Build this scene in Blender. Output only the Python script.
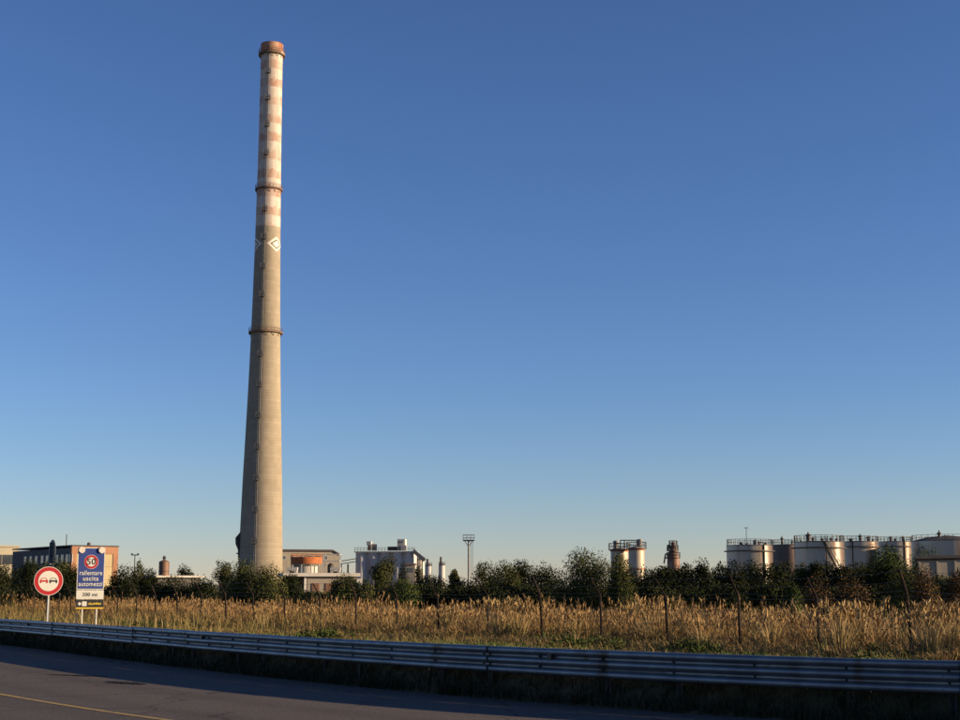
import bpy, bmesh, math, random
import numpy as np
from mathutils import Vector, Matrix

for o in list(bpy.data.objects):
    bpy.data.objects.remove(o, do_unlink=True)
S = bpy.context.scene
COL = S.collection
random.seed(7)
RNG = np.random.default_rng(11)

# ------------------------------------------------------------------ camera
F = 1500.0                     # focal length in pixels of the 960x720 photograph
HZ = 594.0                     # horizon row
CAMZ = 1.85
PITCH = math.atan((HZ - 360.0) / F)
cam = bpy.data.cameras.new('camera')
cam.sensor_width = 36.0
cam.lens = 36.0 * F / 960.0
cam.clip_start = 0.1
cam.clip_end = 20000
camo = bpy.data.objects.new('camera', cam)
COL.objects.link(camo)
camo.location = (0, 0, CAMZ)
camo.rotation_euler = (math.pi / 2 + PITCH, 0, 0)
S.camera = camo

# ------------------------------------------------------------------ sky, sun, exposure
SUN_EL = math.radians(12.2)
SUN_TH = math.radians(81.5)    # from -Y towards +X
sd = Vector((math.sin(SUN_TH) * math.cos(SUN_EL), -math.cos(SUN_TH) * math.cos(SUN_EL), math.sin(SUN_EL)))
W = bpy.data.worlds.new('World')
S.world = W
W.use_nodes = True
wn = W.node_tree.nodes
wl = W.node_tree.links
wn.clear()
sky = wn.new('ShaderNodeTexSky')
sky.sky_type = 'NISHITA'
sky.sun_disc = False
sky.sun_elevation = SUN_EL
sky.sun_rotation = math.atan2(sd.x, sd.y)
sky.altitude = 0
sky.air_density = 0.95
sky.dust_density = 0.0
sky.ozone_density = 5.0
bg = wn.new('ShaderNodeBackground')
bg.inputs['Strength'].default_value = 0.059
wo = wn.new('ShaderNodeOutputWorld')
wb = wn.new('ShaderNodeMix')           # white balance of the whole sky
wb.data_type = 'RGBA'
wb.blend_type = 'MULTIPLY'
wb.inputs[0].default_value = 1.0
wb.inputs[7].default_value = (1.29, 0.985, 0.99, 1)
gm = wn.new('ShaderNodeGamma')
gm.inputs['Gamma'].default_value = 1.17
wl.new(sky.outputs[0], gm.inputs['Color'])
wl.new(gm.outputs[0], wb.inputs[6])
wl.new(wb.outputs[2], bg.inputs[0])
wl.new(bg.outputs[0], wo.inputs[0])
sun = bpy.data.lights.new('sun', 'SUN')
sun.energy = 5.0
sun.angle = math.radians(0.5)
sun.color = (1.0, 0.77, 0.50)
suno = bpy.data.objects.new('sun', sun)
COL.objects.link(suno)
suno.location = (60, -20, 60)
suno.rotation_euler = (-sd).to_track_quat('-Z', 'Y').to_euler()
S.view_settings.view_transform = 'Standard'
S.view_settings.look = 'None'
S.view_settings.exposure = 0.95
S.view_settings.gamma = 1.0
S.view_settings.use_curve_mapping = False

# ------------------------------------------------------------------ pixel helpers (photo pixels)
def ray(u, v):
    a = (u - 480.0) / F
    b = (360.0 - v) / F
    return Vector((a, math.cos(PITCH) - b * math.sin(PITCH), math.sin(PITCH) + b * math.cos(PITCH)))
def at(u, v, Y):
    r = ray(u, v)
    k = Y / r.y
    return Vector((r.x * k, Y, CAMZ + r.z * k))
def gz(u, v, z=0.0):
    r = ray(u, v)
    k = (z - CAMZ) / r.z
    return Vector((r.x * k, r.y * k, z))
def mpp(v, Y):
    return Y / ray(480, v).y / F

# ------------------------------------------------------------------ materials
def mat(name, c1, c2=None, scale=3.0, rough=0.8, metal=0.0, bump=0.0, bscale=None, c3=None, s3=1.0, t3=0.6,
        stretch=(1, 1, 1), spec=0.3, attr=None, detail=6.0):
    m = bpy.data.materials.new(name)
    m.use_nodes = True
    n = m.node_tree.nodes
    l = m.node_tree.links
    p = n['Principled BSDF']
    p.inputs['Roughness'].default_value = rough
    p.inputs['Metallic'].default_value = metal
    p.inputs['Specular IOR Level'].default_value = spec
    tc = n.new('ShaderNodeTexCoord')
    mp = n.new('ShaderNodeMapping')
    mp.inputs['Scale'].default_value = stretch
    l.new(tc.outputs['Object'], mp.inputs[0])
    c2 = c2 or tuple(x * 0.75 for x in c1)
    nz = n.new('ShaderNodeTexNoise')
    nz.inputs['Scale'].default_value = scale
    nz.inputs['Detail'].default_value = detail
    l.new(mp.outputs[0], nz.inputs['Vector'])
    cr = n.new('ShaderNodeValToRGB')
    cr.color_ramp.elements[0].position = 0.35
    cr.color_ramp.elements[1].position = 0.65
    cr.color_ramp.elements[0].color = (*c1, 1)
    cr.color_ramp.elements[1].color = (*c2, 1)
    l.new(nz.outputs['Fac'], cr.inputs[0])
    col = cr.outputs[0]
    if c3:
        n3 = n.new('ShaderNodeTexNoise')
        n3.inputs['Scale'].default_value = s3
        n3.inputs['Detail'].default_value = 8
        l.new(mp.outputs[0], n3.inputs['Vector'])
        r3 = n.new('ShaderNodeValToRGB')
        r3.color_ramp.elements[0].position = t3
        r3.color_ramp.elements[1].position = min(1, t3 + 0.08)
        l.new(n3.outputs['Fac'], r3.inputs[0])
        mx = n.new('ShaderNodeMix')
        mx.data_type = 'RGBA'
        l.new(r3.outputs[0], mx.inputs[0])
        l.new(col, mx.inputs[6])
        mx.inputs[7].default_value = (*c3, 1)
        col = mx.outputs[2]
    if attr:
        at_ = n.new('ShaderNodeAttribute')
        at_.attribute_name = attr
        mx = n.new('ShaderNodeMix')
        mx.data_type = 'RGBA'
        mx.blend_type = 'MULTIPLY'
        mx.inputs[0].default_value = 1
        l.new(col, mx.inputs[6])
        l.new(at_.outputs['Color'], mx.inputs[7])
        col = mx.outputs[2]
    l.new(col, p.inputs['Base Color'])
    if bump:
        nb = n.new('ShaderNodeTexNoise')
        nb.inputs['Scale'].default_value = bscale or scale * 4
        nb.inputs['Detail'].default_value = 5
        l.new(mp.outputs[0], nb.inputs['Vector'])
        b = n.new('ShaderNodeBump')
        b.inputs['Strength'].default_value = bump
        b.inputs['Distance'].default_value = 0.02
        l.new(nb.outputs['Fac'], b.inputs['Height'])
        l.new(b.outputs[0], p.inputs['Normal'])
    return m

M = {}
M['soil'] = mat('soil', (.055, .046, .028), (.04, .042, .018), .6, .95, bump=.5, bscale=6, c3=(.075, .058, .034), s3=.25, t3=.5)
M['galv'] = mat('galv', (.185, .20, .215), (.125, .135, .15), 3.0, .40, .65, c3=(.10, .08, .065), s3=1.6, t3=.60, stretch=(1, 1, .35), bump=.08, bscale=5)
M['galv_dark'] = mat('galv_dark', (.045, .045, .045), (.03, .028, .026), 5, .7, .3)
M['reflector'] = mat('reflector', (.03, .028, .028), (.06, .04, .035), 20, .35)
M['rust_iron'] = mat('rust_iron', (.032, .022, .018), (.02, .015, .013), 4, .85, .1, c3=(.06, .036, .025), s3=3, t3=.58, spec=.1)
M['wire'] = mat('wire', (.12, .11, .10), (.08, .07, .06), 3, .6, .5)
M['white_pole'] = mat('white_pole', (.45, .43, .39), (.36, .34, .30), 5, .5, .2)
M['sign_white'] = mat('sign_white', (.54, .52, .46), (.49, .47, .41), 2, .5)
M['sign_red'] = mat('sign_red', (.36, .015, .02), (.31, .012, .016), 3, .45)
M['sign_blue'] = mat('sign_blue', (.028, .048, .19), (.024, .042, .16), 2, .45)
M['sign_black'] = mat('sign_black', (.018, .018, .018), (.025, .025, .022), 3, .45)
M['sign_grey'] = mat('sign_grey', (.10, .105, .11), (.07, .075, .08), 4, .5, .3)
M['sign_yellow'] = mat('sign_yellow', (.62, .42, .04), (.55, .36, .03), 3, .5)
M['lamp_lens'] = mat('lamp_lens', (.62, .56, .48), (.5, .42, .34), 8, .25)
M['terracotta'] = mat('terracotta', (.33, .165, .09), (.28, .135, .075), .5, .85, c3=(.30, .12, .06), s3=.7, t3=.62)
M['cream'] = mat('cream', (.44, .345, .19), (.38, .295, .165), .4, .85, c3=(.42, .34, .22), s3=.5, t3=.62)
M['cream_pale'] = mat('cream_pale', (.50, .43, .30), (.45, .39, .27), .4, .85)
M['glass'] = mat('glass', (.06, .07, .08), (.05, .06, .07), .5, .08, spec=.8)
M['pale_frame'] = mat('pale_frame', (.5, .49, .47), None, 1, .6)
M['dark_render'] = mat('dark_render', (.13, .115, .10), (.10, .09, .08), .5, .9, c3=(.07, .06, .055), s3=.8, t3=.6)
M['concrete'] = mat('concrete', (.32, .275, .21), (.27, .23, .175), .35, .9, c3=(.28, .24, .19), s3=.4, t3=.6, stretch=(1, 1, .4), bump=.2, bscale=2)
M['concrete_pale'] = mat('concrete_pale', (.55, .50, .43), (.48, .43, .36), .4, .9, c3=(.38, .33, .28), s3=.5, t3=.62)
M['roof_dark'] = mat('roof_dark', (.085, .07, .065), (.06, .05, .05), .6, .85)
M['rust_orange'] = mat('rust_orange', (.42, .13, .04), (.32, .095, .035), .7, .85, c3=(.20, .07, .04), s3=1.0, t3=.58)
M['rust_tank'] = mat('rust_tank', (.19, .105, .068), (.13, .07, .048), .6, .6, .2, c3=(.26, .18, .125), s3=.8, t3=.58, stretch=(1, 1, .3))
M['silo'] = mat('silo', (.47, .45, .43), (.40, .385, .37), .3, .7, .1, c3=(.33, .30, .28), s3=.35, t3=.6, stretch=(1, 1, .15))
M['silo_white'] = mat('silo_white', (.48, .455, .41), (.42, .39, .35), .3, .7, c3=(.42, .33, .26), s3=.4, t3=.6, stretch=(1, 1, .2))
M['steel_dark'] = mat('steel_dark', (.075, .065, .06), (.05, .045, .042), 1.5, .6, .4, c3=(.12, .07, .045), s3=2, t3=.6)
M['steel_grey'] = mat('steel_grey', (.22, .21, .20), (.17, .16, .15), 1.5, .6, .4)
M['tank_shell'] = mat('tank_shell', (.35, .315, .27), (.26, .23, .195), .25, .34, .40, c3=(.15, .095, .065), s3=.22, t3=.53, stretch=(1, 1, .12), bump=.1, bscale=.6)
M['tank_shaded'] = mat('tank_shaded', (.16, .11, .09), (.11, .08, .07), .3, .6, .3, c3=(.24, .15, .10), s3=.3, t3=.58, stretch=(1, 1, .2))  # rust-blotched shell, darkened to stand for a tank in shade
M['tank_white'] = mat('tank_white', (.44, .37, .28), (.36, .30, .22), .4, .5, .2, c3=(.45, .14, .05), s3=.45, t3=.63, stretch=(1, 1, .5))
M['bark'] = mat('bark', (.10, .075, .05), (.065, .05, .035), 4, .95, stretch=(1, 1, .3))
def leafmat(name, c1, c2):
    m = mat(name, c1, c2, .5, .85, attr='tint', spec=.06)
    return m
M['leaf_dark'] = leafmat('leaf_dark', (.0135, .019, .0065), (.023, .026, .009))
M['leaf_olive'] = leafmat('leaf_olive', (.042, .050, .015), (.058, .058, .019))
M['leaf_green'] = leafmat('leaf_green', (.042, .062, .016), (.062, .075, .022))
M['leaf_brown'] = leafmat('leaf_brown', (.085, .050, .022), (.055, .041, .018))
def grassmat(name):
    m = mat(name, (1, 1, 1), (.85, .85, .85), .4, .7, attr='tint', spec=.25)
    return m
M['grass'] = grassmat('grass')

# asphalt: coarse grain, polished wheel tracks (by distance from the road edge), patches and hairline cracks
def asphalt():
    m = mat('asphalt', (.130, .107, .089), (.070, .058, .050), 16, .9, bump=.7, bscale=40, c3=(.088, .074, .062), s3=.35, t3=.56, spec=.2, detail=3)
    n = m.node_tree.nodes
    l = m.node_tree.links
    p = n['Principled BSDF']
    src = p.inputs['Base Color'].links[0].from_socket
    uv = n.new('ShaderNodeUVMap')
    uv.uv_map = 'road'
    sp = n.new('ShaderNodeSeparateXYZ')
    l.new(uv.outputs[0], sp.inputs[0])
    r = n.new('ShaderNodeValToRGB')
    el = r.color_ramp.elements
    el[0].position, el[0].color = 0, (.78, .78, .80, 1)
    el[1].position, el[1].color = 1, (.92, .92, .92, 1)
    for pos, v in ((.02, .80), (.06, 1.0), (.21, 1.06), (.25, .84), (.29, 1.04), (.34, 1.02), (.375, .84), (.41, 1.0), (.425, .86), (.47, .84), (.50, .97), (.62, .86), (.70, 1.0)):
        e = el.new(pos)
        e.color = (v, v, v, 1)
    dv = n.new('ShaderNodeMath')
    dv.operation = 'DIVIDE'
    dv.inputs[1].default_value = 15.4
    l.new(sp.outputs[0], dv.inputs[0])
    l.new(dv.outputs[0], r.inputs[0])
    mx = n.new('ShaderNodeMix')
    mx.data_type = 'RGBA'
    mx.blend_type = 'MULTIPLY'
    mx.inputs[0].default_value = 1
    l.new(src, mx.inputs[6])
    l.new(r.outputs[0], mx.inputs[7])
    vo = n.new('ShaderNodeTexVoronoi')
    vo.feature = 'DISTANCE_TO_EDGE'
    vo.inputs['Scale'].default_value = .28
    tc = n.new('ShaderNodeTexCoord')
    nz = n.new('ShaderNodeTexNoise')
    nz.inputs['Scale'].default_value = .8
    ad = n.new('ShaderNodeVectorMath')
    l.new(tc.outputs['Object'], nz.inputs['Vector'])
    l.new(tc.outputs['Object'], ad.inputs[0])
    l.new(nz.outputs['Color'], ad.inputs[1])
    l.new(ad.outputs[0], vo.inputs['Vector'])
    lt = n.new('ShaderNodeMath')
    lt.operation = 'LESS_THAN'
    lt.inputs[1].default_value = .007
    l.new(vo.outputs['Distance'], lt.inputs[0])
    sc = n.new('ShaderNodeMath')
    sc.operation = 'MULTIPLY'
    sc.inputs[1].default_value = .55
    l.new(lt.outputs[0], sc.inputs[0])
    m2 = n.new('ShaderNodeMix')
    m2.data_type = 'RGBA'
    l.new(sc.outputs[0], m2.inputs[0])
    l.new(mx.outputs[2], m2.inputs[6])
    m2.inputs[7].default_value = (.02, .018, .017, 1)
    l.new(m2.outputs[2], p.inputs['Base Color'])
    return m
M['asphalt'] = asphalt()
M['tar'] = mat('tar', (.010, .010, .010), (.02, .018, .017), 6, .95, spec=.05)
M['road_yellow'] = mat('road_yellow', (.40, .26, .06), (.30, .20, .06), 6, .7, c3=(.11, .09, .06), s3=7, t3=.56)

# ------------------------------------------------------------------ mesh building
class MB:
    def __init__(s):
        s.v = []
        s.f = []
    def add(s, vs, fs):
        k = len(s.v)
        s.v += [tuple(p) for p in vs]
        s.f += [tuple(i + k for i in f) for f in fs]
        return s
    def box(s, x0, x1, y0, y1, z0, z1):
        vs = [(x, y, z) for z in (z0, z1) for y in (y0, y1) for x in (x0, x1)]
        return s.add(vs, [(0, 2, 3, 1), (4, 5, 7, 6), (0, 1, 5, 4), (2, 6, 7, 3), (0, 4, 6, 2), (1, 3, 7, 5)])
    def bar(s, a, b, w, h=None):
        a = Vector(a)
        b = Vector(b)
        h = h or w
        d = (b - a).normalized()
        up = Vector((0, 0, 1)) if abs(d.z) < .95 else Vector((0, 1, 0))
        x = d.cross(up).normalized() * (w / 2)
        y = x.cross(d).normalized() * (h / 2)
        vs = []
        for p in (a, b):
            vs += [p - x - y, p + x - y, p + x + y, p - x + y]
        return s.add(vs, [(0, 1, 2, 3), (7, 6, 5, 4), (0, 4, 5, 1), (1, 5, 6, 2), (2, 6, 7, 3), (3, 7, 4, 0)])
    def tube(s, pts, radii, n=8):
        pts = [Vector(p) for p in pts]
        rings = []
        for i, p in enumerate(pts):
            d = (pts[min(i + 1, len(pts) - 1)] - pts[max(i - 1, 0)]).normalized()
            up = Vector((0, 0, 1)) if abs(d.z) < .9 else Vector((0, 1, 0))
            x = d.cross(up).normalized()
            y = x.cross(d).normalized()
            r = radii[i] if isinstance(radii, (list, tuple)) else radii
            rings.append([p + x * r * math.cos(2 * math.pi * k / n) + y * r * math.sin(2 * math.pi * k / n) for k in range(n)])
        vs = [q for r in rings for q in r]
        fs = []
        for i in range(len(pts) - 1):
            for k in range(n):
                fs.append((i * n + k, i * n + (k + 1) % n, (i + 1) * n + (k + 1) % n, (i + 1) * n + k))
        fs.append(tuple(range(n - 1, -1, -1)))
        fs.append(tuple((len(pts) - 1) * n + k for k in range(n)))
        return s.add(vs, fs)
    def lathe(s, prof, n=32, cx=0, cy=0, cap=True):
        vs = []
        for r, z in prof:
            vs += [(cx + r * math.cos(2 * math.pi * k / n), cy + r * math.sin(2 * math.pi * k / n), z) for k in range(n)]
        fs = []
        for i in range(len(prof) - 1):
            for k in range(n):
                fs.append((i * n + k, i * n + (k + 1) % n, (i + 1) * n + (k + 1) % n, (i + 1) * n + k))
        if cap:
            fs.append(tuple(range(n - 1, -1, -1)))
            fs.append(tuple((len(prof) - 1) * n + k for k in range(n)))
        return s.add(vs, fs)
    def ring(s, r0, r1, z0, z1, n=32, cx=0, cy=0):
        pr = [(r0, z0), (r1, z0), (r1, z1), (r0, z1), (r0, z0)]
        return s.lathe(pr, n, cx, cy, cap=False)
    def prism(s, poly, y0, y1):
        """poly in the x,z plane, extruded along y"""
        n = len(poly)
        vs = [(x, y0, z) for x, z in poly] + [(x, y1, z) for x, z in poly]
        fs = [tuple(range(n)), tuple(range(2 * n - 1, n - 1, -1))]
        for i in range(n):
            j = (i + 1) % n
            fs.append((i, i + n, j + n, j))
        return s.add(vs, fs)
    def build(s, name, m, parent=None, smooth=False, loc=None):
        me = bpy.data.meshes.new(name)
        me.from_pydata(s.v, [], s.f)
        bm = bmesh.new()
        bm.from_mesh(me)
        bmesh.ops.recalc_face_normals(bm, faces=bm.faces)
        bm.to_mesh(me)
        bm.free()
        me.materials.append(M[m] if isinstance(m, str) else m)
        if smooth:
            me.polygons.foreach_set('use_smooth', [True] * len(me.polygons))
            try:
                me.set_sharp_from_angle(angle=math.radians(40))
            except Exception:
                pass
        return link(name, me, parent, loc)

def link(name, me, parent=None, loc=None):
    o = bpy.data.objects.new(name, me)
    COL.objects.link(o)
    if parent:
        o.parent = parent
    if loc is not None:
        o.location = loc
    return o
def thing(name, label, cat, loc=(0, 0, 0), rz=0.0, group=None):
    o = bpy.data.objects.new(name, None)
    COL.objects.link(o)
    o.location = loc
    o.rotation_euler = (0, 0, rz)
    return tag(o, label, cat, group)
def tag(o, label, cat, group=None, kind=None):
    if label:
        o['label'] = label
    if cat:
        o['category'] = cat
    if group:
        o['group'] = group
    if kind:
        o['kind'] = kind
    return o

def np_mesh(name, V, faces, m, tint=None, parent=None, loc=None):
    """V (n,3); faces list of (k,size) arrays"""
    me = bpy.data.meshes.new(name)
    me.vertices.add(len(V))
    me.vertices.foreach_set('co', np.ascontiguousarray(V, dtype=np.float32).ravel())
    idx = np.concatenate([f.ravel() for f in faces]).astype(np.int32)
    tot = np.concatenate([np.full(len(f), f.shape[1]) for f in faces]).astype(np.int32)
    st = np.concatenate([[0], np.cumsum(tot)[:-1]]).astype(np.int32)
    me.loops.add(len(idx))
    me.loops.foreach_set('vertex_index', idx)
    me.polygons.add(len(tot))
    me.polygons.foreach_set('loop_start', st)
    me.polygons.foreach_set('loop_total', tot)
    if tint is not None:
        a = me.color_attributes.new('tint', 'FLOAT_COLOR', 'POINT')
        c = np.ones((len(V), 4), dtype=np.float32)
        c[:, :3] = tint
        a.data.foreach_set('color', c.ravel())
    me.update(calc_edges=True)
    me.validate()
    me.materials.append(M[m])
    return link(name, me, parent, loc)

# ------------------------------------------------------------------ plan of the road: a gently bending line under the guard rail
RT = 0.93
rail_px = [(0, 618.7), (120, 626.3), (240, 633.4), (360, 639.5), (480, 645.2), (600, 649.8), (720, 653.8), (840, 657.2), (960, 660.2)]
rp = np.array([[gz(u, v, RT).x, gz(u, v, RT).y] for u, v in rail_px])
qc = np.polyfit(rp[:, 0], rp[:, 1], 3)
def rail_y(x):
    lo, hi = rp[0, 0], rp[-1, 0]
    d = np.polyder(qc)
    if x < lo:
        return np.polyval(qc, lo) + np.polyval(d, lo) * (x - lo)
    if x > hi:
        return np.polyval(qc, hi) + np.polyval(d, hi) * (x - hi)
    return np.polyval(qc, x)
xs = np.linspace(-75, 60, 2701)
ys = np.array([rail_y(x) for x in xs])
arc = np.concatenate([[0], np.cumsum(np.hypot(np.diff(xs), np.diff(ys)))])
arc0 = np.interp(0.0, xs, arc)
def rail_at(s, off=0.0, z=0.0):
    """s metres along the rail (0 straight ahead, + to the right); off metres towards the road"""
    a = s + arc0
    x = np.interp(a, arc, xs)
    y = np.interp(a, arc, ys)
    x2 = np.interp(a + .6, arc, xs) - np.interp(a - .6, arc, xs)
    y2 = np.interp(a + .6, arc, ys) - np.interp(a - .6, arc, ys)
    L = math.hypot(x2, y2) or 1
    tx, ty = x2 / L, y2 / L
    return Vector((x + ty * off, y - tx * off, z)), Vector((tx, ty, 0))

# ------------------------------------------------------------------ ground and road
g = MB()
ngrid = [-6000, -1500, -400, -150, -60, -20, 0, 20, 60, 150, 400, 1500, 6000]
yg = [-400, -50, 0, 20, 40, 60, 90, 130, 200, 350, 700, 1500, 4000, 9000]
for y in yg:
    for x in ngrid:
        g.v.append((x, y, -0.03))
nx = len(ngrid)
for j in range(len(yg) - 1):
    for i in range(nx - 1):
        g.f.append((j * nx + i, j * nx + i + 1, (j + 1) * nx + i + 1, (j + 1) * nx + i))
tag(g.build('ground', 'soil'), None, None, kind='structure')

def strip(o0, o1, z, s0, s1, step=1.0):
    m = MB()
    n = int((s1 - s0) / step) + 1
    for i in range(n):
        s = s0 + i * step
        m.v.append(tuple(rail_at(s, o0, z)[0]))
        m.v.append(tuple(rail_at(s, o1, z)[0]))
    for i in range(n - 1):
        m.f.append((2 * i, 2 * i + 1, 2 * i + 3, 2 * i + 2))
    return m
road = strip(.12, 15.5, 0.0, -95, 45).build('road', 'asphalt')
uvl = road.data.uv_layers.new(name='road')
for lp in road.data.loops:
    vi = lp.vertex_index
    uvl.data[lp.index].uv = ((0.0, 15.38)[vi % 2], (vi // 2) * 1.0)
tag(road, None, None, kind='structure')
# yellow line, laid out from two points of the photograph
p0 = gz(0, 694.5)
p1 = gz(165, 719.5)
def off_of(p):
    best = min(((rail_at(s)[0] - Vector((p.x, p.y, 0))).length for s in np.arange(-60, 20, .5)))
    return best
oy = (off_of(p0) + off_of(p1)) / 2
strip(oy - .07, oy + .07, 0.005, -95, 45, .5).build('lane_line', 'road_yellow', road)
# tar patches
def blob(u0, v0, u1, v1, h, name='tar_patch', n=18):
    m = MB()
    pts = []
    for k in range(n):
        t = k / (n - 1)
        pts.append((u0 + (u1 - u0) * t, v0 + (v1 - v0) * t - h * math.sin(math.pi * t) ** .6 * random.uniform(.5, 1)))
    for k in range(n - 2, 0, -1):
        t = k / (n - 1)
        pts.append((u0 + (u1 - u0) * t, v0 + (v1 - v0) * t + h * math.sin(math.pi * t) ** .6 * random.uniform(.5, 1)))
    m.add([gz(u, v, .0045) for u, v in pts], [tuple(range(len(pts)))])
    return m.build(name, 'tar', road)
blob(104, 681.5, 147, 684.2, 1.7)
blob(45, 674.3, 110, 676.5, .7)
bank_prof = [(.13, -.02), (-.06, .05), (-.18, .26), (-.32, .46), (-.6, .53), (-1.6, .48), (-4, .24), (-8, -.035)]  # bank added behind the rail to keep light out of the gap below
def bank_z(off):
    return np.interp(off, [a for a, b in bank_prof[::-1]], [b for a, b in bank_prof[::-1]])
m = MB()
nb_ = 0
for s_ in np.arange(-80, 40, .8):
    for o_, z_ in bank_prof:
        j_ = random.uniform(-.04, .04) if -4 < o_ < 0 else 0
        m.v.append(tuple(rail_at(s_, o_ + j_, z_ + j_)[0]))
    nb_ += 1
np_ = len(bank_prof)
for i in range(nb_ - 1):
    for j in range(np_ - 1):
        m.f.append((i * np_ + j, (i + 1) * np_ + j, (i + 1) * np_ + j + 1, i * np_ + j + 1))
tag(m.build('shade_bank', 'soil', smooth=True), None, None, kind='structure')
# ------------------------------------------------------------------ guard rail (three-wave beam on posts)
gr = thing('guard_rail', 'grey galvanised three-wave steel guard rail running along the roadside', 'guard rail')
prof = []
# z, depth towards the road
wave = [(.930, -.010), (.926, .030), (.912, .066), (.892, .080), (.846, .080), (.826, .066), (.806, .014), (.796, .004), (.770, .004),
        (.760, .014), (.740, .066), (.720, .080), (.676, .080), (.656, .066), (.636, .014), (.626, .004), (.600, .004),
        (.590, .014), (.570, .066), (.550, .080), (.504, .080), (.484, .066), (.470, .030), (.466, -.010)]
SEG = 4.5
k0 = -14
for k in range(k0, 6):
    a, b = k * SEG, (k + 1) * SEG + .30
    m = MB()
    nn = 7
    jz, jo, jt = random.uniform(-.007, .007), random.uniform(-.008, .008), random.uniform(-.006, .006)
    ss = np.linspace(a, b, nn)
    for i, s in enumerate(ss):
        extra = .004 if i > nn - 2 else 0.0
        if i == 0:
            extra = 0.0
        for z, d in wave:
            m.v.append(tuple(rail_at(s, d + extra * 1.5 + (.008 if k % 2 else 0) + jo, z + jz + jt * (i - 3) / 3 + random.uniform(-.0015, .0015))[0]))
    nw = len(wave)
    for i in range(nn - 1):
        for j in range(nw - 1):
            m.f.append((i * nw + j, (i + 1) * nw + j, (i + 1) * nw + j + 1, i * nw + j + 1))
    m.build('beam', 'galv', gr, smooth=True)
boltm = None
for k in range(int(k0 * SEG / 1.5), int(6 * SEG / 1.5)):
    s = k * 1.5 + .15
    p, t = rail_at(s)
    rz = math.atan2(t.y, t.x)
    if k % 2 == 0 or True:
        if k % 3 != 1:
            m = MB()
            m.box(-.03, .03, .12, .20, -.25, .90)
            m.box(-.06, .06, .12, .126, -.25, .90)
            m.build('post', 'galv_dark', gr, loc=p).rotation_euler[2] = rz
            m = MB()
            m.box(-.05, .05, .012, .118, .56, .86)
            m.build('spacer', 'galv_dark', gr, loc=p).rotation_euler[2] = rz
    for z in (.783, .613):
        if boltm is None:
            m = MB()
            m.lathe([(.026, 0), (.026, .010), (.014, .018), (.014, .03)], 8)
            bo = m.build('bolt', 'galv_dark', gr)
            boltm = bo.data
        else:
            bo = link('bolt', boltm, gr)
        bo.location = rail_at(s, .010, z)[0]
        bo.rotation_euler = (math.pi / 2, 0, rz)
for k in range(k0, 6):                      # bolted laps between the lengths of beam
    for ds in (.08, .22):
        for z in (.87, .70, .527):
            s = (k + 1) * SEG + ds
            t = rail_at(s)[1]
            bo = link('bolt', boltm, gr)
            bo.location = rail_at(s, .078, z)[0]
            bo.rotation_euler = (math.pi / 2, 0, math.atan2(t.y, t.x))
            bo.scale = (.6, .6, .6)
for u, v in ((26.5, 624.7), (205, 637.3), (567, 656)):
    pt = gz(u, v, .785)
    s = min(np.arange(-60, 20, .05), key=lambda q: (rail_at(q)[0] - Vector((pt.x, pt.y, 0))).length)
    p, t = rail_at(s, .045, .785)
    m = MB()
    m.prism([(-.05, -.055), (.05, -.055), (.045, .055), (-.045, .055)], -.035, .03)
    m.build('reflector', 'reflector', gr, loc=p).rotation_euler[2] = math.atan2(t.y, t.x)

# ------------------------------------------------------------------ chain of fence posts with slanted tops and wire
fence = thing('wire_fence', 'wire fence on dark slanted-top iron posts along the dry reeds', 'fence')
post_px = [905, 814, 736, 665, 600, 542, 488, 440, 398, 358, 323, 288, 258, 230, 205, 182, 160, 141, 122, 105, 91, 77, 65, 52, 40, 28, 17, 7]
top_off = [(-12, 573), (-10, 576), (-11, 577.5), (-10, 579), (-10, 580), (-8, 581), (-5, 583), (-7, 582), (-6.5, 584), (-5.5, 584), (-6, 583.5)]
FZ0, FC = 46.0, .0724
px0 = 905 + (905 - 814) * 1.12
posts = []
for n, u in [(-1, 1010)] + list(enumerate(post_px)):
    Z = FZ0 * (1 + FC * n)
    X = (u - 480) / F * Z
    posts.append((X, Z, n))
fdir = Vector((posts[-1][0] - posts[1][0], posts[-1][1] - posts[1][1], 0)).normalized()   # to the far left
fout = Vector((-fdir.y, fdir.x, 0))
if fout.y > 0:
    fout = -fout                                     # towards the road
tips = []
for X, Z, n in posts:
    lean = random.uniform(-.01, .09)
    base = Vector((X, Z, -.2))
    bend = Vector((X, Z, 0)) + fout * lean * 1.8 + Vector((0, 0, random.uniform(1.70, 1.86)))
    top = bend + fout * random.uniform(.30, .42) + fdir * random.uniform(-.05, .12) + Vector((0, 0, random.uniform(.62, .74)))
    m = MB()
    m.tube([base, bend, top], [.050, .048, .036], 6)
    m.build('post', 'rust_iron', fence)
    tips.append((bend, top, base))
def wire_at(t, q):
    bend, top, base = tips[t]
    if q >= 1:
        return bend.lerp(top, q - 1)
    return Vector((base.x, base.y, 0)).lerp(bend, q)
for q in (1.95, 1.55, 1.15, .97, .72, .45, .2):
    pts = []
    for i in range(len(tips) - 1):
        a, b = wire_at(i, q), wire_at(i + 1, q)
        for k in range(4):
            t = k / 4
            pts.append(a.lerp(b, t) - Vector((0, 0, .05 * 4 * t * (1 - t) * random.uniform(.5, 1.4))))
    pts.append(wire_at(len(tips) - 1, q))
    MB().tube(pts, .0062, 3).build('wire', 'wire', fence)
fA = Vector((posts[1][0], posts[1][1], 0))
def fpt(t, d):
    """t metres along the fence to the left from the post at the right edge, d metres behind it"""
    i = max(0.0, min(len(posts) - 1.001, t / 3.96 + 1))
    k = int(i)
    a = Vector((posts[k][0], posts[k][1], 0))
    b = Vector((posts[k + 1][0], posts[k + 1][1], 0))
    return a.lerp(b, i - k) - fout * d

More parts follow.
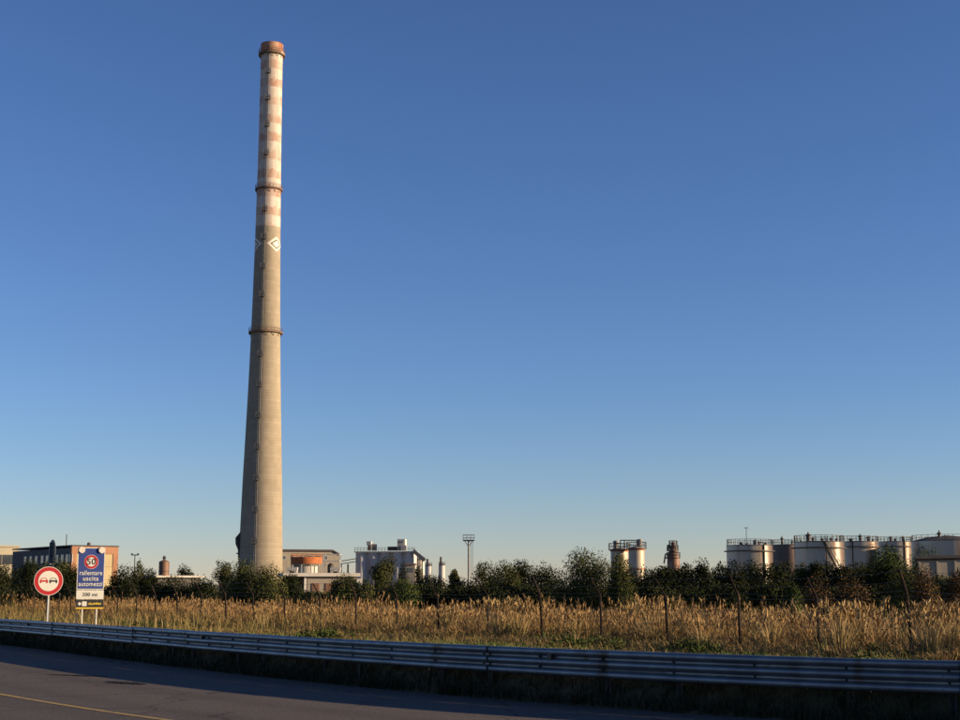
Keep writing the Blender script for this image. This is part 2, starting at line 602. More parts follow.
# ------------------------------------------------------------------ road signs
def text_part(body, size, m, parent, loc, bold=.0, name='lettering', sx=1.0):
    c = bpy.data.curves.new(name, 'FONT')
    c.body = body
    c.size = size
    c.align_x = 'CENTER'
    c.align_y = 'CENTER'
    c.extrude = .002
    c.offset = bold
    c.space_character = 1.08
    tmp = bpy.data.objects.new('tmp', c)
    COL.objects.link(tmp)
    dg = bpy.context.evaluated_depsgraph_get()
    me = bpy.data.meshes.new_from_object(tmp.evaluated_get(dg))
    bpy.data.objects.remove(tmp, do_unlink=True)
    me.materials.clear()
    me.materials.append(M[m])
    o = link(name, me, parent, loc)
    o.rotation_euler = (math.pi / 2, 0, 0)
    o.scale = (sx, 1, 1)
    return o
def disc(r, y0, y1, name, m, parent, cx=0, cz=0, n=40):
    poly = [(cx + r * math.cos(2 * math.pi * k / n), cz + r * math.sin(2 * math.pi * k / n)) for k in range(n)]
    return MB().prism(poly, y0, y1).build(name, m, parent)

# no-overtaking disc
def behind_rail(u, extra):
    ss_ = np.arange(-70, 30, .05)
    best = min(ss_, key=lambda q: abs(480 + F * rail_at(q)[0].x / rail_at(q)[0].y * 1.012 - u))
    return float(rail_at(best)[0].y + extra)
SY = behind_rail(48.5, 1.6)
c = at(48.5, 581, SY)
k = mpp(581, SY)
R = 14.3 * k
sg = thing('road_sign', 'round red-rimmed no-overtaking sign on a thin pale pole', 'road sign', (c.x, c.y, 0), math.radians(27))
disc(R, -.012, .006, 'plate', 'sign_white', sg, 0, c.z)
disc(R * .965, -.0155, -.0125, 'red_rim', 'sign_red', sg, 0, c.z)
disc(R * .70, -.019, -.016, 'white_face', 'sign_white', sg, 0, c.z)
def car_icon(cx, cz, w, m, parent):
    P = MB()
    h = w * .5
    def q(pts):
        P.prism([(cx + x * w, cz + z * w) for x, z in pts], -.0225, -.0195)
    q([(-.5, -.10), (.5, -.10), (.5, .03), (.42, .10), (-.42, .10), (-.5, .03)])            # bonnet
    q([(-.42, .103), (-.34, .103), (-.24, .30), (-.32, .32)])                               # left pillar
    q([(.42, .103), (.34, .103), (.24, .30), (.32, .32)])                                   # right pillar
    q([(-.30, .303), (.30, .303), (.26, .37), (-.26, .37)])                                 # roof
    q([(-.46, -.26), (-.28, -.26), (-.28, -.103), (-.46, -.103)])
    q([(.46, -.26), (.28, -.26), (.28, -.103), (.46, -.103)])
    P.build('car_symbol', m, parent)
car_icon(-R * .325, c.z, R * .58, 'sign_red', sg)
car_icon(R * .325, c.z, R * .58, 'sign_black', sg)
MB().tube([(-.01, .04, -.3), (.03, .04, c.z + R * .6)], .026, 10).build('pole', 'white_pole', sg)
MB().box(-.08, .08, .007, .068, c.z - .30, c.z - .26).build('bracket', 'sign_grey', sg)
MB().box(-.08, .08, .007, .068, c.z + .2, c.z + .24).build('bracket', 'sign_grey', sg)

# blue panel: slow down, lorries leaving
BY = behind_rail(91, 2.2)
kk = mpp(570, BY)
cb = at(91, 568.5, BY)
bs = thing('warning_panel', 'blue roadwork panel with 50 limit and white lettering on two thin posts', 'road sign', (cb.x, cb.y, 0), math.radians(24))
wB, hB = 26.0 * kk * 1.03, 41.5 * kk
zc = cb.z
MB().box(-wB / 2, wB / 2, -.012, .012, zc - hB / 2, zc + hB / 2).build('panel', 'sign_white', bs)
MB().box(-wB / 2 + .025, wB / 2 - .025, -.0155, -.0125, zc - hB / 2 + .025, zc + hB / 2 - .025).build('blue_face', 'sign_blue', bs)
z50 = zc + hB * .5 - 14.2 * kk
disc(7.0 * kk, -.019, -.016, 'limit_border', 'sign_white', bs, 0, z50)
disc(6.7 * kk, -.0225, -.0195, 'limit_ring', 'sign_red', bs, 0, z50)
disc(4.6 * kk, -.026, -.023, 'limit_face', 'sign_white', bs, 0, z50)
text_part('50', 8.6 * kk, 'sign_black', bs, (0, -.030, z50), .003)
for body, dz in (('rallentare', 25.3), ('uscita', 30.8), ('automezzi', 36.2)):
    text_part(body, 6.2 * kk, 'sign_white', bs, (0, -.020, zc + hB * .5 - dz * kk), .0025, sx=.86 if body != 'uscita' else 1.0)
zt = zc - hB / 2
z1, z2 = zt - .02, zt - 9.6 * kk
MB().box(-wB / 2, wB / 2, -.012, .012, z2, z1).build('distance_plate', 'sign_white', bs)
text_part('200 mt', 4.9 * kk, 'sign_black', bs, (0, -.017, (z1 + z2) / 2), .001)
z3, z4 = z2 - .02, z2 - 9.3 * kk
MB().box(-wB / 2, wB / 2, -.012, .012, z4, z3).build('lower_plate', 'sign_black', bs)
MB().box(-wB / 2 - .003, wB / 2 + .003, -.016, -.0125, z4 - .002, z4 + 1.2 * kk).build('yellow_edge', 'sign_yellow', bs)
zm = (z3 + z4) / 2 + .5 * kk
MB().prism([(-wB * .44, zm), (-wB * .37, zm - 1.9 * kk), (-wB * .30, zm), (-wB * .37, zm + 1.9 * kk)], -.016, -.0125).build('diamond_symbol', 'sign_white', bs)
q = MB()
q.box(-wB * .28, -wB * .11, -.016, -.0125, zm - 2.3 * kk, zm + 2.3 * kk)
q.build('square_symbol', 'sign_white', bs)
q = MB()
for i in range(9):
    x0 = -wB * .06 + i * wB * .055
    q.box(x0, x0 + wB * .035, -.016, -.0125, zm - random.uniform(.6, 1.3) * kk, zm + random.uniform(.3, 1.3) * kk)
q.build('faded_lettering', 'sign_yellow', bs)
for sx in (-1, 1):
    disc(3.0 * kk, -.075, -.030, 'warning_lamp', 'lamp_lens', bs, sx * (wB / 2 - 3.6 * kk), zc + hB / 2 - 2.4 * kk)
    disc(3.35 * kk, -.029, -.0165, 'lamp_base', 'pale_frame', bs, sx * (wB / 2 - 3.6 * kk), zc + hB / 2 - 2.4 * kk)
    x = sx * wB * .26
    MB().tube([(x, .035, -.3), (x, .035, zc + hB * .4)], .024, 8).build('post', 'white_pole', bs)
    MB().bar((x, .06, .9), (x + .12, 1.1, -.1), .035).build('brace', 'steel_dark', bs)
MB().bar((-wB / 2 - .04, .05, -.2), (-wB / 2 + .05, .05, 1.25), .06).build('side_stake', 'steel_dark', bs)

# round sign seen almost from its edge, back towards us
EY = SY + 6
ce = at(52.3, 551.5, EY)
ke = mpp(551, EY)
es = thing('turned_sign', 'dark back of a round sign turned almost edge-on behind the no-overtaking disc', 'road sign', (ce.x, ce.y, 0), math.radians(180 + 88))
disc(11.8 * ke, -.012, .012, 'plate', 'sign_grey', es, 0, ce.z)
disc(11.2 * ke, -.016, -.0125, 'face', 'sign_white', es, 0, ce.z)
MB().tube([(0, .07, -.3), (0, .07, ce.z + 9 * ke)], .05, 10).build('pole', 'sign_grey', es)
MB().box(-.06, .06, .013, .07, ce.z - .2, ce.z - .14).build('bracket', 'sign_grey', es)
MB().box(-.06, .06, .013, .07, ce.z + .14, ce.z + .2).build('bracket', 'sign_grey', es)
disc(.26, -.012, .012, 'lower_plate', 'sign_grey', es, 0, ce.z - 11.8 * ke - .28)
es.rotation_euler[2] = math.radians(121)

# ------------------------------------------------------------------ chimney
CY = 460.0
def chm():
    prof_px = [(597, 46.0), (570, 44.0), (525, 41.6), (480, 39.0), (430, 35.2), (380, 31.6), (335, 29.0), (300, 27.4), (250, 25.4), (200, 23.9), (160, 22.9), (120, 22.2), (85, 21.8), (53, 21.6)]
    cxs = [(at(262.2, 560, CY).x, 1), (at(262.8, 480, CY).x, 1), (at(265.6, 300, CY).x, 1), (at(270.0, 120, CY).x, 1), (at(271, 60, CY).x, 1)]
    cx = sum(a for a, b in cxs) / len(cxs)
    prof = []
    for v, w in prof_px:
        P = at(266, v, CY)
        prof.append((w * .5 * mpp(v, CY), max(-.5, P.z)))
    return cx, prof
ccx, cprof = chm()
ch = thing('chimney', 'very tall tapering concrete chimney with faded red and white painted top', 'chimney', (ccx, CY, 0))
def crad(z):
    zz = [p[1] for p in cprof]
    rr = [p[0] for p in cprof]
    return float(np.interp(z, zz, rr))
def cz(v):
    return at(266, v, CY).z
ZTOP = cz(45)
zpaint = cz(228.5)
def chimney_mat():
    m = bpy.data.materials.new('chimney_concrete')
    m.use_nodes = True
    n = m.node_tree.nodes
    l = m.node_tree.links
    p = n['Principled BSDF']
    p.inputs['Roughness'].default_value = .9
    p.inputs['Specular IOR Level'].default_value = .2
    tc = n.new('ShaderNodeTexCoord')
    sx = n.new('ShaderNodeSeparateXYZ')
    l.new(tc.outputs['Object'], sx.inputs[0])
    def math_(op, a, b=None, c=None):
        q = n.new('ShaderNodeMath')
        q.operation = op
        for i, x in enumerate((a, b, c)):
            if x is None:
                continue
            if isinstance(x, (int, float)):
                q.inputs[i].default_value = x
            else:
                l.new(x, q.inputs[i])
        return q.outputs[0]
    def noise(scale, stretch, detail=6):
        mp = n.new('ShaderNodeMapping')
        mp.inputs['Scale'].default_value = stretch
        l.new(tc.outputs['Object'], mp.inputs[0])
        z = n.new('ShaderNodeTexNoise')
        z.inputs['Scale'].default_value = scale
        z.inputs['Detail'].default_value = detail
        l.new(mp.outputs[0], z.inputs['Vector'])
        return z.outputs['Fac']
    def ramp(f, a, b, c1=(0, 0, 0), c2=(1, 1, 1)):
        r = n.new('ShaderNodeValToRGB')
        r.color_ramp.elements[0].position = a
        r.color_ramp.elements[1].position = b
        r.color_ramp.elements[0].color = (*c1, 1)
        r.color_ramp.elements[1].color = (*c2, 1)
        l.new(f, r.inputs[0])
        return r.outputs[0]
    def mix(f, a, b, mode='MIX'):
        q = n.new('ShaderNodeMix')
        q.data_type = 'RGBA'
        q.blend_type = mode
        if isinstance(f, (int, float)):
            q.inputs[0].default_value = f
        else:
            l.new(f, q.inputs[0])
        for i, x in ((6, a), (7, b)):
            if isinstance(x, tuple):
                q.inputs[i].default_value = (*x, 1)
            else:
                l.new(x, q.inputs[i])
        return q.outputs[2]
    z = sx.outputs['Z']
    conc = ramp(noise(.12, (1, 1, .5)), .3, .7, (.32, .265, .19), (.26, .215, .155))
    # lifts of the climbing formwork: each pour has its own tone
    lift = math_('FLOOR', math_('DIVIDE', z, .86))
    wn_ = n.new('ShaderNodeTexWhiteNoise')
    wn_.noise_dimensions = '1D'
    l.new(lift, wn_.inputs['W'])
    tone = math_('MULTIPLY_ADD', wn_.outputs['Value'], .10, .94)
    cc = n.new('ShaderNodeCombineColor')
    for i in range(3):
        l.new(tone, cc.inputs[i])
    conc = mix(1.0, conc, cc.outputs[0], 'MULTIPLY')
    ang = math_('FLOOR', math_('MULTIPLY', math_('ARCTAN2', sx.outputs['Y'], sx.outputs['X']), 3.6))
    wp = n.new('ShaderNodeTexWhiteNoise')
    wp.noise_dimensions = '2D'
    cv = n.new('ShaderNodeCombineXYZ')
    l.new(ang, cv.inputs[0])
    l.new(math_('FLOOR', math_('DIVIDE', z, 1.72)), cv.inputs[1])
    l.new(cv.outputs[0], wp.inputs['Vector'])
    block = n.new('ShaderNodeCombineColor')
    for i in range(3):
        l.new(math_('MULTIPLY_ADD', wp.outputs['Value'], .12, .92), block.inputs[i])
    conc = mix(1.0, conc, block.outputs[0], 'MULTIPLY')
    fr = math_('FRACT', math_('DIVIDE', z, .86))
    line = math_('LESS_THAN', fr, .09)
    conc = mix(math_('MULTIPLY', line, .30), conc, (.16, .13, .10))
    # streaks running down
    st = ramp(noise(.9, (1, 1, .03), 4), .55, .75)
    conc = mix(math_('MULTIPLY', st, .45), conc, (.24, .20, .15))
    # painted bands: white and red, worn
    per = (cz(67.5) - cz(213)) / 8
    ph = math_('FRACT', math_('DIVIDE', math_('SUBTRACT', z, cz(213) - per * .23), per))
    edge = math_('MULTIPLY_ADD', noise(.7, (1, 1, .8)), .55, -.275)
    red = math_('LESS_THAN', math_('ADD', ph, edge), .46)
    worn = ramp(noise(.55, (1, 1, .45), 10), .34, .60)
    worn2 = ramp(noise(.9, (1, 1, .15), 8), .45, .72)
    white = mix(worn2, (.52, .46, .39), (.43, .34, .275))
    redc = mix(worn, (.36, .20, .145), (.47, .375, .305))
    paint = mix(red, white, redc)
    paint = mix(math_('MULTIPLY', st, .35), paint, (.32, .20, .15))
    paint = mix(math_('MULTIPLY', line, .22), paint, (.25, .16, .12))
    blk2 = math_('MULTIPLY', ramp(wp.outputs['Value'], .55, .95), .35)
    paint = mix(blk2, paint, (.40, .28, .20))
    up = math_('GREATER_THAN', z, zpaint)
    l.new(mix(up, conc, paint), p.inputs['Base Color'])
    b = n.new('ShaderNodeBump')
    b.inputs['Strength'].default_value = .35
    b.inputs['Distance'].default_value = .08
    l.new(math_('MULTIPLY_ADD', line, -.6, noise(1.2, (1, 1, 1))), b.inputs['Height'])
    l.new(b.outputs[0], p.inputs['Normal'])
    return m
M['chimney'] = chimney_mat()
M['cap_rust'] = mat('cap_rust', (.30, .10, .055), (.40, .26, .17), .5, .85, c3=(.16, .06, .04), s3=.6, t3=.55, stretch=(1, 1, .4))
M['ring_rust'] = mat('ring_rust', (.20, .12, .075), (.13, .08, .055), .5, .8, c3=(.30, .22, .15), s3=.7, t3=.6)
NS = 72
fine = []
for z in np.linspace(-.4, cz(53), 60):
    fine.append((crad(z), z))
MB().lathe(fine, NS).build('shaft', 'chimney', ch, smooth=True)
rt = crad(cz(53))
zc0 = cz(53)
pr = [(rt * 1.001, zc0), (rt * 1.03, zc0 + .1), (rt * 1.03, ZTOP), (rt * .86, ZTOP), (rt * .84, ZTOP - 5), (rt * .2, ZTOP - 5.1)]
MB().lathe(pr, NS, cap=False).build('cap', 'cap_rust', ch, smooth=True)
def ring_part(v, wpx, thick=.55, posts=28, rail_h=1.1):
    z = cz(v)
    r1 = wpx * .5 * mpp(v, CY)
    r0 = crad(z) * .98
    rg = MB().ring(r0, r1, z - thick / 2, z + thick / 2, 48).build('gallery', 'ring_rust', ch)
    m = MB()
    for h in (.55, 1.1):
        m.ring(r1 - .10, r1 - .03, z + thick / 2 + h - .035, z + thick / 2 + h + .035, 48)
    for i in range(posts):
        a = 2 * math.pi * i / posts
        m.bar((r1 * .985 * math.cos(a), r1 * .985 * math.sin(a), z + thick / 2), (r1 * .985 * math.cos(a), r1 * .985 * math.sin(a), z + thick / 2 + 1.1), .06)
    m.build('railing', 'ring_rust', rg)
    m = MB()
    for i in range(posts // 2):
        a = 2 * math.pi * i / (posts // 2)
        d = Vector((math.cos(a), math.sin(a), 0))
        m.bar(d * (crad(z - 1.5) * .99) + Vector((0, 0, z - 1.5)), d * (r1 - .1) + Vector((0, 0, z - thick / 2)), .12)
    m.build('bracket', 'ring_rust', rg)
ring_part(190, 27.4)
ring_part(333, 34.0)
ring_part(55, 26.4, .9)
# ladder line and rest platforms
LA = math.radians(-90 - 16 + math.degrees(math.atan2(ccx, CY)) * -1)
toc = math.atan2(-CY, -ccx)                   # direction from the chimney to the camera
LA = toc - math.radians(15.5)
def on_shaft(a, z, d=0.0):
    r = crad(z) + d
    return Vector((r * math.cos(a), r * math.sin(a), z))
m = MB()
zl = np.linspace(3, cz(54), 40)
tx = Vector((-math.sin(LA), math.cos(LA), 0))
for sgn in (-1, 1):
    m.tube([on_shaft(LA, z, .16) + tx * .25 * sgn for z in zl], .03, 4)
for z in np.arange(3, cz(54), .6):
    m.bar(on_shaft(LA, z, .16) - tx * .25, on_shaft(LA, z, .16) + tx * .25, .025)
m.build('ladder', 'steel_grey', ch)
for v in (77, 103.6, 130, 158, 214, 242, 271, 299.5, 358.7, 389, 419.6, 451, 482, 513, 544.5):
    z = cz(v)
    m = MB()
    A = on_shaft(LA, z, .02)
    out = Vector((math.cos(LA), math.sin(LA), 0))
    w, d = .8, .9
    c4 = [A - tx * w, A + tx * w, A + tx * w + out * d, A - tx * w + out * d]
    m.add([p + Vector((0, 0, h)) for h in (-.05, .05) for p in c4], [(0, 1, 2, 3), (4, 5, 6, 7), (0, 1, 5, 4), (1, 2, 6, 5), (2, 3, 7, 6), (3, 0, 4, 7)])
    pf = m.build('rest_platform', 'steel_grey', ch)
    m = MB()
    for i in (0, 1, 2, 3):
        m.bar(c4[i] + Vector((0, 0, .1)), c4[i] + Vector((0, 0, 1.7)), .13)
    for h in (.95, 1.65):
        for i, j in ((1, 2), (2, 3), (3, 0)):
            m.bar(c4[i] + Vector((0, 0, h)), c4[j] + Vector((0, 0, h)), .09)
    m.build('guard', 'steel_grey', pf)
# emblem: white lozenges wrapped round the shaft
M['emblem_white'] = mat('emblem_white', (.66, .61, .52), (.56, .50, .42), .8, .8, c3=(.42, .35, .27), s3=1.2, t3=.62)
M['emblem_dark'] = mat('emblem_dark', (.07, .06, .055), (.12, .10, .08), .8, .8)
def wrap_poly(outer, inner, aC, zC, off, name, m_):
    """lozenge ring (outer minus inner) in (angle deg, height m), bent on to the shaft"""
    m = MB()
    N = 10
    def ringpts(w, h):
        P = []
        cs = [(-w, 0), (0, h), (w, 0), (0, -h)]
        for i in range(4):
            a, b = cs[i], cs[(i + 1) % 4]
            for k in range(N):
                t = k / N
                P.append((a[0] + (b[0] - a[0]) * t, a[1] + (b[1] - a[1]) * t))
        return P
    steps = 6
    rings = []
    for s in range(steps + 1):
        t = s / steps
        w = outer[0] + (inner[0] - outer[0]) * t
        h = outer[1] + (inner[1] - outer[1]) * t
        rings.append([on_shaft(toc + math.radians(aC + a), zC + b, off) for a, b in ringpts(w, h)])
    n4 = 4 * N
    for r in rings:
        m.v += [tuple(p) for p in r]
    for s in range(steps):
        for k in range(n4):
            m.f.append((s * n4 + k, s * n4 + (k + 1) % n4, (s + 1) * n4 + (k + 1) % n4, (s + 1) * n4 + k))
    return m.build(name, m_, ch)
for aC in (43, -74, 162):
    zE = cz(246)
    wrap_poly((48, 2.45), (31, 1.58), aC, zE, .03, 'emblem', 'emblem_white')
    wrap_poly((30.6, 1.56), (23, 1.17), aC, zE, .03, 'emblem_line', 'emblem_dark')
    wrap_poly((22.6, 1.15), (.5, .03), aC, zE, .03, 'emblem_core', 'emblem_white')
# flue elbow and bracket on the shaded side of the base
sa = toc - math.radians(90)
m = MB()
outv = Vector((math.cos(sa), math.sin(sa), 0))
sv = Vector((-math.sin(sa), math.cos(sa), 0))
def pb(d, v, e=0):
    z = cz(v)
    return outv * (crad(z) * .97 + d) + Vector((0, 0, z)) + sv * e
prof_d = [(0, 532), (1.45, 538), (1.35, 544), (.55, 550), (.35, 560), (0, 562)]
vs = [pb(d, v, -1.6) for d, v in prof_d] + [pb(d, v, 1.6) for d, v in prof_d]
nn = len(prof_d)
m.add(vs, [tuple(range(nn)), tuple(range(2 * nn - 1, nn - 1, -1))] + [(i, (i + 1) % nn, (i + 1) % nn + nn, i + nn) for i in range(nn)])
m.build('flue_hood', 'steel_dark', ch)
m = MB()
a = pb(0, 553.5)
m.bar(a, a + outv * 1.0, .9, .35)
m.build('flue_bracket', 'steel_dark', ch)

# ------------------------------------------------------------------ storage tanks
def railing(m, r, z, cx=0, cy=0, n=20, h=1.1, t=.075):
    for q in (.5, 1.0):
        m.ring(r - t, r, z + h * q - t / 2, z + h * q + t / 2, 32, cx, cy)
    for i in range(n):
        a = 2 * math.pi * i / n
        m.bar((cx + (r - t / 2) * math.cos(a), cy + (r - t / 2) * math.sin(a), z), (cx + (r - t / 2) * math.cos(a), cy + (r - t / 2) * math.sin(a), z + h), t)
    return m
def storage_tank(u, vtop, wpx, Y, label, shell='tank_shell', dome=.25, rail=True, girder=True, stair=None, gear=(), light=False, seed=0):
    rr = random.Random(seed)
    kx = mpp(vtop, Y)
    c = at(u, vtop, Y)
    R = wpx * .5 * kx
    H = c.z
    t = thing('storage_tank', label, 'tank', (c.x, Y, 0), 0, 'storage tanks')
    MB().lathe([(R, -.3), (R, H)], 56).build('shell', shell, t, smooth=True)
    MB().lathe([(R + .04, H), (R + .04, H + .12), (R * .6, H + .12 + dome * .6), (.3, H + .12 + dome)], 48).build('roof', 'roof_dark', t, smooth=True)
    m = MB()
    for q in range(1, 6):
        m.ring(R - .02, R + .035, H * q / 6 - .05, H * q / 6 + .05, 56)
    m.build('seam', shell, t)
    if girder:
        MB().ring(R - .02, R + .55, H - 1.25, H - 1.05, 56).build('wind_girder', 'steel_dark', t)
    if rail:
        railing(MB(), R - .1, H + .12, n=26, h=1.25, t=.09).build('railing', 'steel_dark', t)
    for (dx, dy, h, w) in gear:
        m = MB()
        zz = H + .1
        m.lathe([(w, zz), (w, zz + h * .6), (w * 1.5, zz + h * .62), (w * 1.5, zz + h * .75), (w * .5, zz + h * .8), (w * .4, zz + h)], 10, dx * R, dy * R)
        m.build('vent', 'steel_dark', t)
    if rr.random() < .9:
        m = MB()
        a = math.radians(-90 + rr.uniform(-40, 40))
        p = Vector((R * math.cos(a), R * math.sin(a), 0))
        q = p.normalized()
        m.tube([p * 1.03 + Vector((0, 0, 0)), p * 1.03 + Vector((0, 0, H + .6)), p * .8 + Vector((0, 0, H + .7))], .12, 6)
        m.build('pipe', 'steel_dark', t)
    if stair:
        a0, a1 = stair
        m = MB()
        N = 34
        for i in range(N):
            s = i / (N - 1)
            a = math.radians(a0 + (a1 - a0) * s)
            z = H * (1 - s) + .1
            r0, r1 = R + .05, R + .95
            d = Vector((math.cos(a), math.sin(a), 0))
            e = Vector((-d.y, d.x, 0))
            m.bar(d * r0 + Vector((0, 0, z)), d * r1 + Vector((0, 0, z)), .32, .06)
            if i % 3 == 0:
                m.bar(d * r1 + Vector((0, 0, z)), d * r1 + Vector((0, 0, z + 1.1)), .07)
        st = m.build('stair', 'steel_dark', t)
        m = MB()
        for rad, dz, th in ((R + .95, -.05, .22), (R + .95, 1.1, .09), (R + .08, -.05, .2)):
            pts = []
            for i in range(N):
                s = i / (N - 1)
                a = math.radians(a0 + (a1 - a0) * s)
                pts.append(Vector((rad * math.cos(a), rad * math.sin(a), H * (1 - s) + .1 + dz)))
            for i in range(N - 1):
                m.bar(pts[i], pts[i + 1], th * .5, th)
        m.build('stringer', 'steel_dark', st)
    if light:
        m = MB()
        p = Vector((-R * .15, -R * .2, H))
        m.tube([p, p + Vector((0, 0, 4.0))], .07, 5)
        m.bar(p + Vector((-.5, 0, 3.9)), p + Vector((.5, 0, 3.9)), .12)
        m.build('lamp_mast', 'steel_dark', t)
    return t
storage_tank(749.3, 546, 45.5, 330, 'leftmost large storage tank with lit right edge and a thin mast on its roof', gear=((.2, -.3, 1.3, .3), (-.4, -.2, .7, .35), (.45, .1, 1.0, .25), (.7, -.1, .8, .2), (-.1, 0, .6, .3)), light=True, seed=1)
storage_tank(787, 545.5, 30, 372, 'rusty storage tank coloured dark for shade, squeezed between two larger pale tanks', 'tank_shaded', gear=((-.4, -.4, 2.2, .3), (.3, -.2, 1.2, .25)), girder=False, seed=2)
storage_tank(818.7, 542.5, 49.5, 310, 'largest pale storage tank with a diagonal stair descending its right side', stair=(-92, -18), gear=((-.5, -.4, 1.9, .45), (.1, -.2, .8, .3), (.5, 0, 1.0, .25), (-.2, .1, 1.1, .3), (.75, .1, .9, .25)), seed=3)
storage_tank(858.5, 542.3, 38.5, 352, 'grey storage tank immediately right of the one with the diagonal stair', gear=((0, -.4, 1.8, .35), (.5, -.1, 1.4, .4), (-.4, .1, .9, .3), (.75, 0, .8, .25)), seed=4)
storage_tank(894, 542.3, 34.5, 395, 'storage tank behind a green bush, its bright lit edge showing', gear=((-.3, -.4, 1.5, .35), (.5, -.1, 1.6, .35), (.1, .1, 1.0, .3)), seed=5)
storage_tank(947, 541.5, 69, 345, 'wide low-domed storage tank at the far right above the concrete wall', dome=1.3, girder=False, gear=((-.37, -.5, 2.3, .35), (.1, -.3, .9, .3)), seed=6)
# bund wall with a pipe along its top
bw = at(918, 558, 262)
bwt = thing('bund_wall', 'grey concrete bund wall topped by a dark pipe at the right edge', 'wall', (bw.x, 262, 0), 0)
MB().box(0, 26, 0, .4, -.3, bw.z - .3).build('wall', 'concrete', bwt)
MB().tube([(-.6, -.1, bw.z - .05), (13, -.1, bw.z + .25), (26.5, -.1, bw.z + .45)], .42, 10).build('pipe', 'steel_dark', bwt, smooth=True)
for i in range(9):
    MB().box(i * 3.1, i * 3.1 + .35, -.18, 0, -.3, bw.z - .5).build('pier', 'concrete', bwt)

# pair of white vertical tanks with pipe frame
PY = 300
def vertical_tank(u, vtop, wpx, Y, label, frame_w, seed):
    kx = mpp(vtop, Y)
    c = at(u, vtop, Y)
    R = wpx * .5 * kx
    H = c.z
    t = thing('process_tank', label, 'tank', (c.x, Y, 0), 0, 'white process tanks')
    MB().lathe([(R, -.3), (R, H), (R * .5, H + .35), (.2, H + .45)], 40).build('shell', 'tank_white', t, smooth=True)
    m = MB()
    for q in (.35, .62, .97):
        m.ring(R - .02, R + .12, H * q - .09, H * q + .09, 40)
    m.build('band', 'rust_orange', t)
    MB().ring(R - .1, R + .45, H - .15, H, 40).build('gallery', 'steel_dark', t)
    railing(MB(), R + .42, H, n=14, h=1.2, t=.09).build('railing', 'steel_dark', t)
    m = MB()
    m.lathe([(.45, H + .3), (.45, H + 1.3), (.6, H + 1.35), (.6, H + 1.7), (.1, H + 1.8)], 12, frame_w * R * .4, -.4)
    m.build('hatch', 'steel_grey', t)
    return t, R, H
t1, R1, H1 = vertical_tank(619.4, 549.5, 17.6, PY + 4, 'left one of two white rust-stained vertical tanks behind the big tree', -1, 1)
t2, R2, H2 = vertical_tank(636.4, 548.2, 15.8, PY, 'right one of two white vertical tanks, with a large rust stain', 1, 2)
m = MB()
for (u0, v0, u1, v1) in ((618.5, 549, 618.5, 540.3), (618.5, 540.3, 635, 540.3), (635, 540.3, 635, 548), (618.5, 543.5, 613.5, 544), (613.5, 544, 612.5, 549), (635, 543.5, 639, 544.5), (639, 544.5, 640, 548), (622.5, 540.5, 622.5, 549), (614.5, 546, 617.5, 546)):
    c_ = at(619.4, 549, PY)
    m.bar(at(u0, v0, PY + 1.5) - Vector((c_.x, PY, 0)), at(u1, v1, PY + 1.5) - Vector((c_.x, PY, 0)), .2)
o = m.build('pipe_frame', 'steel_dark', t1)
o.location = (0, -4, 0)
m = MB()
m.box(-R2 * 1.0, R2 * 1.9, -R2 - 1.6, -R2 - .3, -.3, H2 * .36)
m.build('skirt', 'tank_white', t2)
# tapering process column
KY = 320
kc = at(673.5, 563, KY)
kk2 = mpp(555, KY)
col = thing('process_column', 'dark tapering process column with ladder platforms above the hedge', 'process column', (kc.x, KY, 0))
zz = lambda v: at(673, v, KY).z
MB().lathe([(6.3 * kk2, -.3), (6.3 * kk2, zz(562)), (5.6 * kk2, zz(557)), (5.0 * kk2, zz(553)), (3.6 * kk2, zz(550.5)), (3.4 * kk2, zz(547)), (1.9 * kk2, zz(545.5)), (1.7 * kk2, zz(543)), (.9 * kk2, zz(541.6))], 24).build('vessel', 'rust_tank', col, smooth=True)
for v, w in ((558, 6.9), (551, 5.2), (546.5, 4.3)):
    r = w * kk2
    pf = MB().ring(r * .4, r, zz(v) - .1, zz(v) + .1, 24).build('platform', 'steel_dark', col)
    railing(MB(), r, zz(v) + .1, n=10, h=1.1, t=.1).build('railing', 'steel_dark', pf)
m = MB()
for u0, v0, u1, v1 in ((664, 563.5, 665.5, 554), (665.5, 554, 669, 553.6), (667.3, 551, 667.6, 545), (667.6, 548, 671, 547.5), (664.5, 558, 668, 558), (668, 554, 668, 564), (667.6, 545.3, 670, 545.3)):
    m.bar(at(u0, v0, KY) - Vector((kc.x, KY, 0)), at(u1, v1, KY) - Vector((kc.x, KY, 0)), .28)
m.build('ladder_frame', 'steel_dark', col)

# ------------------------------------------------------------------ small rusty tank and shed on the left
TY = 215
tk = mpp(570, TY)
c = at(164.2, 562.5, TY)
t = thing('water_tank', 'small round rust-brown tank with a knob on its lid left of the chimney', 'tank', (c.x, TY, 0))
R = 5.1 * tk
MB().lathe([(R, -.3), (R, c.z)], 32).build('shell', 'rust_tank', t, smooth=True)
MB().lathe([(R * 1.03, c.z), (R * 1.03, c.z + .1), (.2, c.z + .35)], 32).build('lid', 'rust_tank', t)
MB().lathe([(.18, c.z + .33), (.18, c.z + .55), (.3, c.z + .6), (.1, c.z + .95)], 10).build('knob', 'steel_dark', t)
m = MB()
for q in (.3, .55, .8):
    m.ring(R - .01, R + .04, c.z * q - .04, c.z * q + .04, 32)
m.build('hoop', 'steel_dark', t)
a = at(154.5, 575.3, 190)
b = at(213, 574.0, 200)
sh = thing('shed', 'long low shed with a pale roof edge half hidden by bushes left of chimney', 'shed', (a.x, 192, 0), math.atan2(8, b.x - a.x) * .5)
L = (b.x - a.x)
MB().box(0, L, 0, 6, -.3, a.z - .25).build('wall', 'dark_render', sh)
MB().box(-.4, L + .4, -.5, 6.5, a.z - .248, a.z).build('roof', 'concrete_pale', sh)
